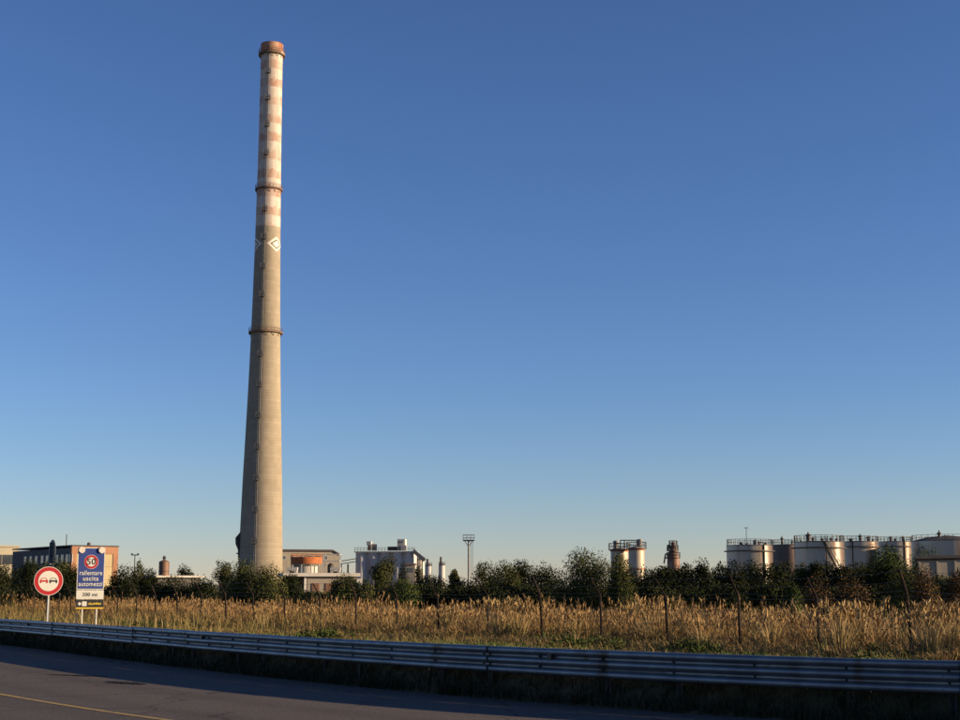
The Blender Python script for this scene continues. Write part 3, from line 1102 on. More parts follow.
for i in range(3):
    x = 1.0 + i * 2.3
    w = MB().box(x, x + 1.1, -.04, .05, 1.6, 2.7).build('window', 'pale_frame', sh)
    MB().box(x + .1, x + 1.0, -.06, -.042, 1.7, 2.6).build('pane', 'glass', w)

# thin lamp mast left of the small tank
c = at(135, 555, 230)
lm = thing('lamp_mast', 'thin distant lamp mast with a crossbar above the left bushes', 'mast', (c.x, 230, 0))
MB().tube([(0, 0, -.3), (0, 0, c.z)], [.11, .07], 8).build('pole', 'steel_dark', lm)
m = MB()
m.bar((-.55, 0, c.z), (.55, 0, c.z), .14)
m.box(-.6, -.35, -.12, .12, c.z + .075, c.z + .25).box(.35, .6, -.12, .12, c.z + .075, c.z + .25)
m.build('lamp_head', 'steel_dark', lm)

# ------------------------------------------------------------------ buildings on the left
bc = at(72.5, 545.6, 250)
ob = thing('office_building', 'terracotta-framed block with cream panels and a dark shaded side with windows', 'building', (bc.x, 250, 0), math.atan2(.60, .80))
# local x: along the lit face (to the right), local y: along the dark face (away to the left)
LW, DW, HB = 7.9, 28.0, bc.z
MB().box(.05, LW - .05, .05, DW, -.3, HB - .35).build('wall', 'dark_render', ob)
fr = MB()
fr.box(-.12, .75, -.12, .5, -.3, HB - 1.3)
fr.box(LW - .75, LW + .12, -.12, .5, -.3, HB - 1.3)
fr.build('pilaster', 'terracotta', ob)
MB().box(-.12, LW + .12, -.14, .6, HB - 1.298, HB - .1).build('cornice', 'terracotta', ob)
MB().box(-.15, LW + .2, -.2, DW - .1, HB - .098, HB + .12).build('roof', 'roof_dark', ob)
nx_, nz_ = 4, 4
pw = (LW - 1.5) / nx_
ph = (HB - 1.3) / nz_
for i in range(nx_):
    for j in range(nz_):
        if i == 2 and j == 3:
            continue
        MB().box(.75 + i * pw + .02, .75 + (i + 1) * pw - .02, -.02 - .02 * ((i + j) % 2), .045, j * ph + .02, (j + 1) * ph - .02).build('panel', 'cream', ob)
w = MB().box(.75 + 2 * pw + .1, .75 + 3 * pw - .1, -.05, .045, 3 * ph + .05, 4 * ph - .1).build('window', 'pale_frame', ob)
MB().box(.75 + 2 * pw + .25, .75 + 3 * pw - .25, -.07, -.052, 3 * ph + .1, 4 * ph - .3).build('pane', 'glass', w)
# openings in the shaded side: real recesses are lined with pale frames
for k_, u in enumerate((24, 29.6, 35, 41, 46, 56, 61, 66, 69.5)):
    # along the face: interpolate depth so that the opening falls where its row of windows stands
    best = None
    for y in np.arange(0, DW, .1):
        wx = bc.x + (-.6) * y
        wy = 250 + .8 * y
        uu = 480 + F * wx / wy * 1.012
        if best is None or abs(uu - u) < best[0]:
            best = (abs(uu - u), y)
    y = best[1]
    w = MB().box(-.06, .045, y - .62, y + .62, HB - 2.75, HB - 1.35).build('window', 'pale_frame', ob)
    MB().box(-.085, -.062, y - .5, y - .03, HB - 2.65, HB - 1.45).build('pane', 'glass', w)
    MB().box(-.085, -.062, y + .03, y + .5, HB - 2.65, HB - 1.45).build('pane', 'glass', w)
MB().tube([(1.5, 6.5, HB), (1.5, 6.5, HB + 2.1)], .08, 6).build('antenna', 'steel_dark', ob)
MB().lathe([(.3, HB + .1), (.3, HB + .5), (.15, HB + .6)], 10, 3.2, .9).build('roof_vent', 'steel_dark', ob)

cc_ = at(19, 547.2, 300)
cbld = thing('cream_building', 'cream building with a ribbon of dark windows cut off by the left edge', 'building', (cc_.x, 300, 0), math.atan2(.35, .94))
HC = cc_.z
MB().box(-22, 0, 0, 12, -.3, HC).build('wall', 'cream_pale', cbld)
MB().box(-22.2, .2, -.2, 12.2, HC + .002, HC + .35).build('parapet', 'cream_pale', cbld)
for i in range(9):
    x = -21 + i * 2.25
    w = MB().box(x, x + 2.1, -.05, .03, HC - 3.4, HC - 1.5).build('window', 'roof_dark', cbld)
    MB().box(x + .15, x + .98, -.07, -.052, HC - 3.25, HC - 1.65).build('pane', 'glass', w)
    MB().box(x + 1.1, x + 1.95, -.07, -.052, HC - 3.25, HC - 1.65).build('pane', 'glass', w)

# ------------------------------------------------------------------ works behind and right of the chimney
def rel(u, v, Y, o):
    return at(u, v, Y) - Vector(o.location)
hy = 560
h0 = at(262, 549.8, hy)
h1 = at(332.5, 549.8, hy)
h2 = at(339.0, 554.5, hy)
hall = thing('factory_hall', 'long beige factory hall with a dark roof edge right behind the chimney', 'building', (h0.x, hy - 4, 0), math.radians(16))
Lh = (h1.x - h0.x) * 1.03
MB().prism([(0, -.3), (Lh + 2.4, -.3), (Lh + 2.4, h2.z), (Lh, h1.z - .5), (0, h1.z - .5)], 0, 24).build('wall', 'concrete', hall)
MB().box(-.5, Lh + .2, -.6, 24.5, h1.z - .498, h1.z + .15).build('roof', 'roof_dark', hall)
MB().prism([(Lh + .2, h1.z - .45), (Lh + 2.9, h2.z - .1), (Lh + 2.9, h2.z + .3), (Lh + .2, h1.z + .02)], -.5, 24.4).build('roof_slope', 'roof_dark', hall)
for i in range(8):
    x = 2 + i * 3.1
    w = MB().box(x, x + 1.3, -.06, .05, h1.z - 3.6, h1.z - 2.2).build('window', 'pale_frame', hall)
    MB().box(x + .12, x + 1.18, -.08, -.062, h1.z - 3.5, h1.z - 2.3).build('pane', 'glass', w)

ry = 500
rc = at(306.5, 557.3, ry)
rk = mpp(560, ry)
rt_ = thing('settling_tank', 'rust-orange raised drum over a smaller white drum right of the chimney', 'tank', (rc.x, ry, 0))
R = 15.6 * rk
zb = at(306, 564, ry).z
MB().ring(R * .97, R, zb, rc.z, 48).build('rim', 'rust_orange', rt_, smooth=True)
MB().lathe([(R * .72, -.3), (R * .72, zb - .8), (R * .97, zb), (R * .96, zb + .4)], 48).build('drum', 'silo_white', rt_, smooth=True)
MB().lathe([(R * .965, rc.z - .5), (.3, rc.z - .3)], 40).build('cover', 'rust_tank', rt_)
railing(MB(), R, rc.z, n=18, h=1.0, t=.12).build('railing', 'rust_orange', rt_)
for i in range(10):
    a = 2 * math.pi * i / 10 + .1
    MB().bar((R * .95 * math.cos(a), R * .95 * math.sin(a), -.3), (R * .95 * math.cos(a), R * .95 * math.sin(a), zb), .35).build('leg', 'silo_white', rt_)

sf = thing('steel_frame', 'open steel frame with cross beams between the rust drum and the silos', 'frame', (at(323.5, 554, 480).x, 480, 0))
xr = rel(339.2, 554, 480, sf).x
zt_, zm_ = at(330, 554.3, 480).z, at(330, 561, 480).z
for x in (0, xr):
    for y in (0, 5):
        MB().bar((x, y, -.3), (x, y, zt_), .32).build('column', 'silo_white', sf)
for z in (zt_, zm_):
    for y in (0, 5):
        MB().bar((-.2, y, z), (xr + .2, y, z), .3).build('beam', 'silo_white', sf)
    for x in (0, xr):
        MB().bar((x + .01, .17, z + .01), (x + .01, 4.83, z + .01), .26).build('beam', 'silo_white', sf)
MB().lathe([(1.0, -.3), (1.0, at(330, 565, 480).z), (.4, at(330, 563, 480).z)], 16, xr * .42, 2.5).build('vessel', 'steel_dark', sf)

for (u0, u1, v0, label) in ((287, 297, 567.3, 'small white concrete portal beside the foot of the chimney'), (330.5, 340, 567.3, 'small white concrete portal in front of the open steel frame')):
    pA = at(u0, v0, 380)
    pB = at(u1, v0, 380)
    pt = thing('portal', label, 'portal', (pA.x, 380, 0), 0, 'white portals')
    w_ = pB.x - pA.x
    MB().box(0, .6, 0, 1.5, -.3, pA.z - .7).build('column', 'concrete_pale', pt)
    MB().box(w_ - .6, w_, 0, 1.5, -.3, pA.z - .7).build('column', 'concrete_pale', pt)
    MB().box(-.1, w_ + .1, -.05, 1.55, pA.z - .698, pA.z).build('lintel', 'concrete_pale', pt)
    MB().box(.6, w_ - .6, .9, 1.4, -.3, pA.z - 1.0).build('infill', 'dark_render', pt)

fy = 240
f0 = at(284.5, 573, fy)
f1 = at(360.5, 573, fy)
fb = thing('gatehouse', 'low flat-roofed beige building with overhanging slab and brown shuttered window', 'building', (f0.x, fy - 2, 0), math.radians(13))
Lf = (f1.x - f0.x) * 1.02
zf = f0.z
xw = rel(309, 580, fy, fb).x * 1.02
MB().box(xw, Lf - .6, .6, 8, -.3, zf - .55).build('wall', 'concrete', fb)
MB().box(1.0, xw, 3.0, 8, -.3, zf - .55).build('rear_wall', 'dark_render', fb)
MB().box(0, Lf, 0, 8.4, zf - .548, zf).build('roof_slab', 'concrete_pale', fb)
MB().box(xw - .55, xw - .15, .5, .9, -.3, zf - .55).build('column', 'concrete_pale', fb)
MB().box(.3, .7, .5, .9, -.3, zf - .55).build('column', 'concrete_pale', fb)
for u in (317.5, 331, 345):
    x = rel(u, 585, fy, fb).x
    w = MB().box(x - .6, x + .6, .5, .598, zf - 2.9, zf - 1.6).build('window', 'terracotta', fb)
    for j in range(6):
        MB().box(x - .5, x + .5, .47, .498, zf - 2.85 + j * .21, zf - 2.85 + j * .21 + .15).build('slat', 'rust_tank', w)
f2 = at(362, 578, 236)
MB().box(Lf - .598, Lf + .35, -.2, 4, zf - 1.6, zf - .9).build('side_slab', 'concrete_pale', fb)

# silo block
sy = 500
sk = mpp(555, sy)
s0 = at(354.7, 551, sy)
s1 = at(415.4, 549.8, sy)
sb = thing('silo_block', 'row of pale concrete silos with rooftop housings and handrails', 'silos', (s0.x, sy, 0), math.radians(-6))
Ls = s1.x - s0.x
Hs = s1.z - .5
nS = 5
rS = Ls / nS / 2
for i in range(nS):
    MB().lathe([(rS * .995, -.3), (rS * .995, Hs - .4)], 28, rS * (2 * i + 1), rS).build('silo', 'silo', sb, smooth=True)
for i in range(nS):
    MB().lathe([(rS * .995, -.3), (rS * .995, Hs - .4)], 20, rS * (2 * i + 1), rS * 3).build('silo', 'silo', sb, smooth=True)
for i in range(nS - 1):
    MB().box(rS * (2 * i + 2) - .45, rS * (2 * i + 2) + .45, rS * .55, rS * 3, -.3, Hs - .42).build('joint_wall', 'silo', sb)
MB().box(-.15, Ls + .15, -.2, rS * 4 + .2, Hs - .398, Hs).build('roof_slab', 'silo_white', sb)
m = MB()
for z in (.6, 1.2):
    m.bar((0, 0, Hs + z), (Ls, 0, Hs + z), .1)
for i in range(21):
    m.bar((Ls * i / 20, 0, Hs), (Ls * i / 20, 0, Hs + 1.2), .1)
m.build('railing', 'steel_dark', sb)
def housing(u0, u1, v0, v1, d, m_, nm='housing', y0=.8):
    a_ = rel(u0, v0, sy, sb)
    b_ = rel(u1, v1, sy, sb)
    return MB().box(a_.x, b_.x, y0, y0 + d, b_.z, a_.z).build(nm, m_, sb)
housing(366.3, 370.8, 541.3, 545.2, 2.2, 'silo_white')
housing(367.4, 370.0, 545.2, 550.4, 1.6, 'rust_tank', 'housing_stem')
housing(371.2, 375.3, 544, 550.4, 2.4, 'concrete', y0=1.2)
housing(387.5, 397.2, 546.6, 550.4, 2.8, 'steel_dark', 'gallery', 1.0)
housing(397.4, 405.0, 539.2, 550.4, 3.6, 'concrete_pale', 'head_house', .9)
housing(401.5, 407.0, 545.4, 550.4, 1.0, 'silo_white', 'housing', -.15)
for u in (398.8, 401.5):
    housing(u, u + 1.3, 541, 543, .1, 'glass', 'window', .78)
m = MB()
m.bar(rel(414, 551, sy, sb), rel(425.5, 560.5, sy, sb), 1.4, 1.2)
m.build('conveyor', 'steel_grey', sb)
m = MB()
m.bar(rel(414, 549.6, sy, sb), rel(425.5, 559.2, sy, sb), .12)
for t_ in np.linspace(0, 1, 8):
    p_ = rel(414 + 11.5 * t_, 551 + 9.5 * t_, sy, sb)
    m.bar(p_, p_ + Vector((0, 0, .9)), .1)
for u_, v_ in ((418, 554.5), (423, 558.5)):
    p_ = rel(u_, v_, sy, sb)
    m.bar((p_.x, 0, -.3), (p_.x, 0, p_.z - .5), .3)
m.build('conveyor_trestle', 'steel_grey', sb)
def simple_silo(u, v, wpx, Y, label, mt='silo_white', cone=.9, pipe=0.0):
    c = at(u, v, Y)
    r = wpx * .5 * mpp(v, Y)
    t = thing('silo', label, 'silo', (c.x, Y, 0), 0, 'small silos')
    MB().lathe([(r, -.3), (r, c.z)], 28).build('shell', mt, t, smooth=True)
    MB().lathe([(r * 1.02, c.z), (r * 1.02, c.z + .15), (.25, c.z + cone)], 28).build('roof', 'steel_grey', t)
    railing(MB(), r, c.z + .15, n=10, h=1.0, t=.1).build('railing', 'steel_dark', t)
    if pipe:
        MB().tube([(r * -.3, 0, c.z + .3), (r * -.3, 0, c.z + pipe)], .35, 8).build('vent_pipe', 'steel_dark', t)
    return t
simple_silo(420.3, 560.5, 8.5, 505, 'stubby silo at the foot of the sloping conveyor', 'concrete_pale')
simple_silo(428.5, 566.5, 7.0, 480, 'middle small silo right of the sloping conveyor', 'silo', pipe=2.4)
simple_silo(441.8, 565.8, 6.4, 480, 'rightmost small silo with a tall vent pipe on top', 'silo_white', pipe=2.8)
# low shelter in front of the silos
q0 = at(405.8, 563.5, 420)
kq = thing('kiosk', 'narrow grey kiosk with a dark red flat roof before the silos', 'building', (q0.x, 420, 0))
wq = at(415, 563.5, 420).x - q0.x
MB().box(0, wq, 0, 3, -.3, q0.z - .4).build('wall', 'concrete', kq)
MB().box(-.3, wq + .3, -.3, 3.3, q0.z - .398, q0.z).build('roof', 'rust_tank', kq)
MB().box(.5, wq - .5, -.05, .02, q0.z - 2.4, q0.z - 1.2).build('window', 'glass', kq)
# pipe bridge to the left of the silos
pbr = thing('pipe_bridge', 'small dark pipe bridge joining the open frame and the silos', 'pipe bridge', (at(340, 565, 488).x, 488, 0))
wb_ = rel(357.5, 560, 488, pbr).x
z0_, z1_ = at(340, 564, 488).z, at(354, 561.2, 488).z
m = MB()
for y in (0, 1.2):
    for dz in (0, .9):
        m.bar((0, y, z0_ + dz), (wb_, y, z1_ + dz), .22)
m.build('truss', 'steel_dark', pbr)
for x in (.3, wb_ * .45):
    MB().bar((x, .6, -.3), (x, .6, z0_), .5).build('column', 'steel_dark', pbr)

# floodlight mast
my = 250
mp_ = at(468.7, 541, my)
mk = mpp(540, my)
ms = thing('floodlight_mast', 'slim steel mast with a railed platform and ladder above the trees', 'mast', (mp_.x, my, 0))
MB().tube([(0, 0, -.3), (0, 0, mp_.z)], [.19, .15], 10).build('pole', 'steel_grey', ms)
w_ = 5.6 * mk
MB().box(-w_, w_, -w_ * .8, w_ * .8, mp_.z, mp_.z + .18).build('platform', 'steel_dark', ms)
m = MB()
for h in (.5, .98):
    for a_, b_ in (((-w_, -w_ * .8), (w_, -w_ * .8)), ((w_, -w_ * .8), (w_, w_ * .8)), ((w_, w_ * .8), (-w_, w_ * .8)), ((-w_, w_ * .8), (-w_, -w_ * .8))):
        m.bar((*a_, mp_.z + h), (*b_, mp_.z + h), .07)
for x in (-w_, -w_ / 3, w_ / 3, w_):
    for y in (-w_ * .8, w_ * .8):
        m.bar((x, y, mp_.z + .15), (x, y, mp_.z + 1.0), .08)
m.build('railing', 'steel_grey', ms)
m = MB()
for sx in (-1, 1):
    m.bar((sx * .12, 0, mp_.z - .8), (sx * w_ * .7, 0, mp_.z), .1)
m.build('bracket', 'steel_grey', ms)
m = MB()
for sx in (.33, .68):
    m.bar((sx, -.1, .3), (sx, -.1, mp_.z), .05)
for z in np.arange(.5, mp_.z, .4):
    m.bar((.33, -.1, z), (.68, -.1, z), .045)
m.build('ladder', 'steel_grey', ms)

# ------------------------------------------------------------------ vegetation
def leaf_cloud(rng, centres, radii, n, size, droop=.0):
    """n leaf quads spread over clumps; returns verts and tint"""
    K = len(centres)
    w = np.prod(radii, axis=1)
    w = w / w.sum()
    k = rng.choice(K, n, p=w)
    d = rng.normal(size=(n, 3))
    d /= np.linalg.norm(d, axis=1)[:, None]
    r = rng.uniform(0, 1, n) ** .42
    r *= 1 + .07 * np.clip(rng.normal(size=n), -2, 2)
    pos = centres[k] + d * radii[k] * r[:, None]
    nrm = d * .7 + rng.normal(size=(n, 3)) * .7 + np.array([0, 0, .3])
    nrm /= np.linalg.norm(nrm, axis=1)[:, None]
    t = np.cross(nrm, rng.normal(size=(n, 3)))
    t /= np.linalg.norm(t, axis=1)[:, None] + 1e-9
    b = np.cross(nrm, t)
    s = size * rng.uniform(.55, 1.35, n)[:, None]
    a = s * t
    bb = s * .55 * b
    V = np.stack([pos - a, pos + bb, pos + a, pos - bb], axis=1).reshape(-1, 3)
    ct = rng.uniform(.7, 1.3, K)
    tint = ct[k] * rng.uniform(.7, 1.35, n)
    hue = rng.uniform(-.12, .18, n)
    T = np.stack([tint * (1 + hue), tint, tint * (1 - hue * .5)], axis=1)
    T = np.repeat(T, 4, axis=0)
    Fc = np.arange(4 * n).reshape(n, 4)
    return V, Fc, T

def make_crown(rng, w, h, dp, z0, nclump, nleaf, size, shape='round'):
    C = []
    Rr = []
    for i in range(nclump):
        while True:
            p = rng.uniform(-1, 1, 3)
            l_ = np.linalg.norm(p)
            if .25 < l_ < 1:
                break
        if shape == 'shrub':
            p[2] = abs(p[2]) * 1.0
            cz_ = z0 + p[2] * h * .80
            sc = 1.08
        else:
            cz_ = z0 + h * .5 + p[2] * h * .42
            sc = 1.0
        rad = rng.uniform(.10, .36)
        C.append((p[0] * w * .40 * sc, p[1] * dp * .40 * sc, cz_))
        Rr.append((w * rad * .75, dp * rad * .75, h * rad * .62))
    # core so the crown is not see-through
    if shape == 'shrub':
        C.append((0, 0, z0 + h * .36))
        Rr.append((w * .44, dp * .44, h * .46))
    else:
        C.append((0, 0, z0 + h * .5))
        Rr.append((w * .36, dp * .36, h * .38))
    return leaf_cloud(rng, np.array(C), np.array(Rr), nleaf, size)

def tree(name, label, cat, u, vtop, wpx, Y, leaf, base_frac=.0, nleaf=2600, seed=0, group=None, size=None, hskew=1.0, shape='shrub', nclump=14):
    rng = np.random.default_rng(seed)
    rr = random.Random(seed)
    c = at(u, vtop, Y)
    H = max(1.2, c.z)
    w = wpx * mpp(vtop, Y)
    t = thing(name, label, cat, (c.x, Y, 0), 0, group)
    z0 = H * base_frac
    size = size or max(.05, min(.13, 0.85 * mpp(vtop, Y)))
    nleaf = int(nleaf * 3.6)
    w *= 1.12
    V, Fc, T = make_crown(rng, w, H - z0, w * .9, z0, nclump, nleaf, size, shape)
    V[:, 2] = np.maximum(V[:, 2], -.02)
    top = np.percentile(V[:, 2], 99.6)
    V[:, 2] *= H / top
    np_mesh('crown', V, [Fc], leaf, T, t)
    m = MB()
    th = max(H * .45, z0 * 1.5)
    r0 = .035 * H
    m.tube([(0, 0, -.2), (.04 * H * rr.uniform(-1, 1), 0, th * .5), (.06 * H * rr.uniform(-1, 1), .02, th)], [r0, r0 * .8, r0 * .5], 7)
    for i in range(5):
        a = rr.uniform(0, 6.28)
        e = Vector((math.cos(a) * w * .28, math.sin(a) * w * .25, th + (H - th) * rr.uniform(.2, .75)))
        m.tube([(0, 0, th * rr.uniform(.45, .95)), e * .5 + Vector((0, 0, th * .35)), e], [r0 * .5, r0 * .3, r0 * .12], 5)
    m.build('trunk', 'bark', t)
    return t

TR = [
    # name, label, u, vtop, w, Y, leaf, nleaf, kwargs
    ('bush', 'dark bush at the left edge below the cream building', 4, 565, 36, 178, 'leaf_dark', 2600, {}),
    ('bush', 'dark bush below the shaded windows, left of the round sign', 29, 561.5, 40, 172, 'leaf_dark', 3000, {}),
    ('bush', 'olive bush directly behind the no-overtaking disc', 57, 560.5, 40, 168, 'leaf_olive', 3000, {}),
    ('bush', 'dark bush between the round sign and the blue panel', 73, 566, 28, 165, 'leaf_dark', 2200, {}),
    ('bush', 'low bush under the cream panels right of the blue sign', 106, 588, 26, 160, 'leaf_olive', 1600, {}),
    ('tree', 'dark tree right of the terracotta-framed block', 124, 567, 32, 160, 'leaf_dark', 2600, {}),
    ('tree', 'small bushy tree under the distant lamp mast', 139, 562, 17, 170, 'leaf_olive', 1500, {}),
    ('bush', 'dark bush left of the small rusty tank', 150, 570, 28, 165, 'leaf_dark', 2200, {}),
    ('bush', 'low dark bush in front of the small rusty tank', 172, 577, 38, 162, 'leaf_dark', 2400, {}),
    ('tree', 'small round tree just right of the small rusty tank', 187, 566.5, 19, 235, 'leaf_dark', 1600, {}),
    ('bush', 'dark bush in front of the long low shed', 201, 578, 36, 160, 'leaf_dark', 2400, {}),
    ('tree', 'sparse twiggy tree left of the chimney foot', 224, 561, 22, 165, 'leaf_olive', 900, {'shape': 'round', 'base_frac': .3}),
    ('tree', 'broad olive tree in front of the chimney foot, left part', 243, 562, 44, 140, 'leaf_olive', 3600, {}),
    ('tree', 'broad olive tree in front of the chimney foot, right part', 268, 566, 42, 138, 'leaf_olive', 3400, {}),
    ('bush', 'dark bush where the chimney foot meets the low building', 290, 575, 30, 140, 'leaf_dark', 2400, {}),
    ('bush', 'olive bush in front of the beige gatehouse wall', 345, 576, 32, 125, 'leaf_olive', 3000, {}),
    ('bush', 'small olive bush at the right end of the gatehouse', 364, 580, 26, 125, 'leaf_olive', 1500, {}),
    ('tree', 'tall thin-leaved olive tree in front of the silo block', 383, 557, 30, 175, 'leaf_olive', 1900, {'shape': 'round', 'base_frac': .12}),
    ('tree', 'dark tree beside the narrow kiosk before the silos', 403, 564, 13, 350, 'leaf_dark', 1200, {}),
    ('tree', 'dark tree right of the narrow kiosk, under the conveyor', 419, 565, 11, 340, 'leaf_dark', 1200, {}),
    ('bush', 'bright green bush low in front of the silos', 404, 580, 34, 120, 'leaf_green', 2400, {}),
    ('bush', 'dark bush right below the small silos', 432, 576, 44, 150, 'leaf_dark', 2800, {}),
    ('tree', 'tiny tree left of the floodlight mast', 454, 569.5, 11, 260, 'leaf_olive', 900, {'shape': 'round', 'base_frac': .3}),
    ('bush', 'dark bush at the foot of the floodlight mast', 462, 579, 36, 150, 'leaf_dark', 2400, {}),
    ('tree', 'olive tree right of the floodlight mast, leftmost of the grove', 487, 563, 36, 150, 'leaf_olive', 2800, {}),
    ('tree', 'second tree of the grove right of the floodlight mast', 506, 562.5, 42, 146, 'leaf_olive', 2800, {}),
    ('tree', 'highest dark tree of the grove right of the floodlight mast', 523, 561, 40, 160, 'leaf_dark', 2600, {}),
    ('tree', 'right-hand dark tree of the grove, beside the big round tree', 544, 566, 46, 150, 'leaf_dark', 2800, {}),
    ('tree', 'big round olive-green tree in front of the white process tanks', 588, 552, 66, 122, 'leaf_olive', 6500, {'nclump': 24}),
    ('tree', 'lower olive tree leaning on the right of the big round tree', 621, 556, 30, 120, 'leaf_olive', 2800, {}),
    ('bush', 'low green bush inside the fence below the leftmost large tank', 791, 583, 22, 72, 'leaf_green', 2200, {}),
    ('tree', 'green tree between the storage tanks, its top level with their rims', 886, 547, 44, 215, 'leaf_green', 3200, {}),
    ('tree', 'green tree under the wide domed tank', 926, 546, 38, 285, 'leaf_green', 2400, {}),
    ('bush', 'olive bush in front of the concrete bund wall', 904, 568, 40, 95, 'leaf_olive', 3000, {}),
    ('bush', 'brown dry bush in front of the bund wall', 924, 566, 32, 88, 'leaf_brown', 2200, {}),
    ('bush', 'brown dry bush at the right edge under the bund wall', 958, 571, 34, 84, 'leaf_brown', 2200, {}),
    ('bush', 'thin reddish dry bush behind the fence near the stair tank', 818, 576, 30, 78, 'leaf_brown', 1100, {}),
    ('bush', 'thin dry bush behind the fence right of the stair tank', 852, 577, 36, 74, 'leaf_brown', 1300, {}),
]
for i, (nm, lab, u, v, w, Y, lf, nl, kw) in enumerate(TR):
    tree(nm, lab, nm, u, v, w, Y, lf, nleaf=nl, seed=100 + i, **kw)
# hedge: shrubs nothing tells apart
hedge = []
rr = random.Random(5)
u = 640
while u < 985:
    top = float(np.interp(u, [640, 665, 700, 722, 740, 760, 780, 800, 822, 850, 868, 880, 910, 960, 990], [566, 564, 563, 561, 560, 563, 564, 561, 565, 563, 560, 562, 572, 577, 577]))
    hedge.append((u, top + rr.uniform(-2.0, 4.5), rr.uniform(22, 40), rr.uniform(170, 200), 'back'))
    u += rr.uniform(13, 18)
def crown_arrays(u, v, w, Y, seed, nleaf, size, ox=0.0, oy=0.0):
    rg = np.random.default_rng(seed)
    c = at(u, v, Y)
    H = max(1.0, c.z)
    ww = w * mpp(v, Y)
    V, Fc, T = make_crown(rg, ww, H, ww * .8, 0, 14, nleaf, size, 'shrub')
    V[:, 2] = np.maximum(V[:, 2], -.02) * H / np.percentile(V[:, 2], 99.6)
    V[:, 0] += c.x - ox
    V[:, 1] += Y - oy
    return V, Fc, T
hx = at(800, 570, 185).x
hd = thing('hedge', 'long dark evergreen hedge in front of the storage tanks', 'hedge', (hx, 185, 0))
for (u, v, w, Y, row) in hedge:
    V, Fc, T = crown_arrays(u, v, w * 1.35, Y, int(u * 7), 8000, .11, hx, 185)
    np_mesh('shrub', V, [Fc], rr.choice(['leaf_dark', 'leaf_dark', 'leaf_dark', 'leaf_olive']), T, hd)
u = -5
Vs, Fcs, Ts, k = [], [], [], 0
while u < 980:
    V, Fc, T = crown_arrays(u, rr.uniform(590, 592) if 296 < u < 336 else rr.uniform(583, 590), rr.uniform(40, 62), rr.uniform(120, 150) if u > 250 else rr.uniform(158, 185), int(u * 5) + 3000, 4600, .105)
    Vs.append(V)
    Fcs.append(Fc + k)
    Ts.append(T)
    k += len(V)
    u += rr.uniform(15, 21)
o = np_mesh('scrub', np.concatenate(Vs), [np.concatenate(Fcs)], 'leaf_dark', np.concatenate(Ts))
tag(o, 'belt of low dark scrub behind the dry reeds', 'scrub', kind='stuff')

# ------------------------------------------------------------------ grass and reeds
def blades(rng, base, h, lean, width, colB, colT, ang=None):
    """two-segment tapering blades; base (n,3), h (n), lean (n,2) offset of the tip, width (n)"""
    n = len(base)
    a = rng.uniform(0, math.pi, n) if ang is None else ang
    wv = np.stack([np.cos(a), np.sin(a), np.zeros(n)], 1) * width[:, None] * .5
    up = np.zeros((n, 3))
    up[:, 2] = h
    ln = np.concatenate([lean, np.zeros((n, 1))], 1)
    mid = base + up * .55 + ln * .30
    tip = base + up * 1.0 + ln
    V = np.stack([base - wv, base + wv, mid + wv * .8, mid - wv * .8, tip], 1).reshape(-1, 3)
    i = np.arange(n)[:, None] * 5
    Q = i + np.array([[0, 1, 2, 3]])
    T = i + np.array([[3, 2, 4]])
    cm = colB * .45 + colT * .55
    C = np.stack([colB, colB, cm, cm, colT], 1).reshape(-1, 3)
    return V, Q, T, C, tip
def merge(parts):
    V, Q, T, C = [], [], [], []
    k = 0
    for v, q, t, c in parts:
        V.append(v)
        Q.append(q + k)
        T.append(t + k)
        C.append(c)
        k += len(v)
    return np.concatenate(V), [np.concatenate(Q), np.concatenate(T)], np.concatenate(C)
def clumpy(rng, x, y, sc, ph):
    return .5 + .25 * np.sin(x * sc + ph) * np.cos(y * sc * .8 + ph * 2) + .25 * np.sin(x * sc * 2.3 + y * sc * 1.7 + ph * 3)

def fpts(rng, n, t0, t1, d0, d1, pw=1.0):
    t = t0 + (t1 - t0) * rng.uniform(0, 1, n) ** pw
    d = rng.uniform(d0, d1, n)
    B = np.array([fpt(a, b) for a, b in zip(t, d)])
    B[:, 2] = -.03
    return B, t, d

def colr(rng, n, c, var=.2, hue=.08):
    c = np.array(c)
    k = rng.uniform(1 - var, 1 + var, n)[:, None]
    hq = rng.uniform(-hue, hue, n)
    return np.clip(c * k * np.stack([1 + hq, np.ones(n), 1 - hq], 1), 0, 1)

# tall dry reeds behind the fence: tussocks that fan outwards, with thinner growth between them
rng = np.random.default_rng(21)
NT = 1750
TB, tt, td = fpts(rng, NT, -8, 108, -3.6, 11, 1.1)
tH = rng.uniform(.62, 1.46, NT) * (.72 + .5 * clumpy(rng, TB[:, 0], TB[:, 1], .28, .4))
tH[rng.uniform(0, 1, NT) < .10] *= 1.18
tH[td < .2] *= np.clip(.66 + .10 * td[td < .2], .30, .66)
tR = rng.uniform(.16, .42, NT)
tG = np.where(rng.uniform(0, 1, NT) < .14, 1.0, 0.0)
tT = rng.uniform(.55, 1.3, NT)
k = rng.integers(0, NT, 24000)
q2 = rng.normal(size=(len(k), 2))
B1 = TB[k].copy()
B1[:, :2] += q2 * tR[k][:, None] * .55
H1 = tH[k] * rng.uniform(.70, 1.12, len(k))
L1 = q2 * (.16 + .10 * rng.uniform(0, 1, len(k)))[:, None] * H1[:, None]
nb2 = 11000
B2, t2_, d2_ = fpts(rng, nb2, -8, 108, .15, 11, 1.1)
H2_ = rng.uniform(.45, 1.05, nb2) * (.7 + .5 * clumpy(rng, B2[:, 0], B2[:, 1], .5, 1.3))
L2 = rng.normal(size=(nb2, 2)) * .22 * H2_[:, None]
B = np.concatenate([B1, B2])
H = np.concatenate([H1, H2_])
lean0 = np.concatenate([L1, L2])
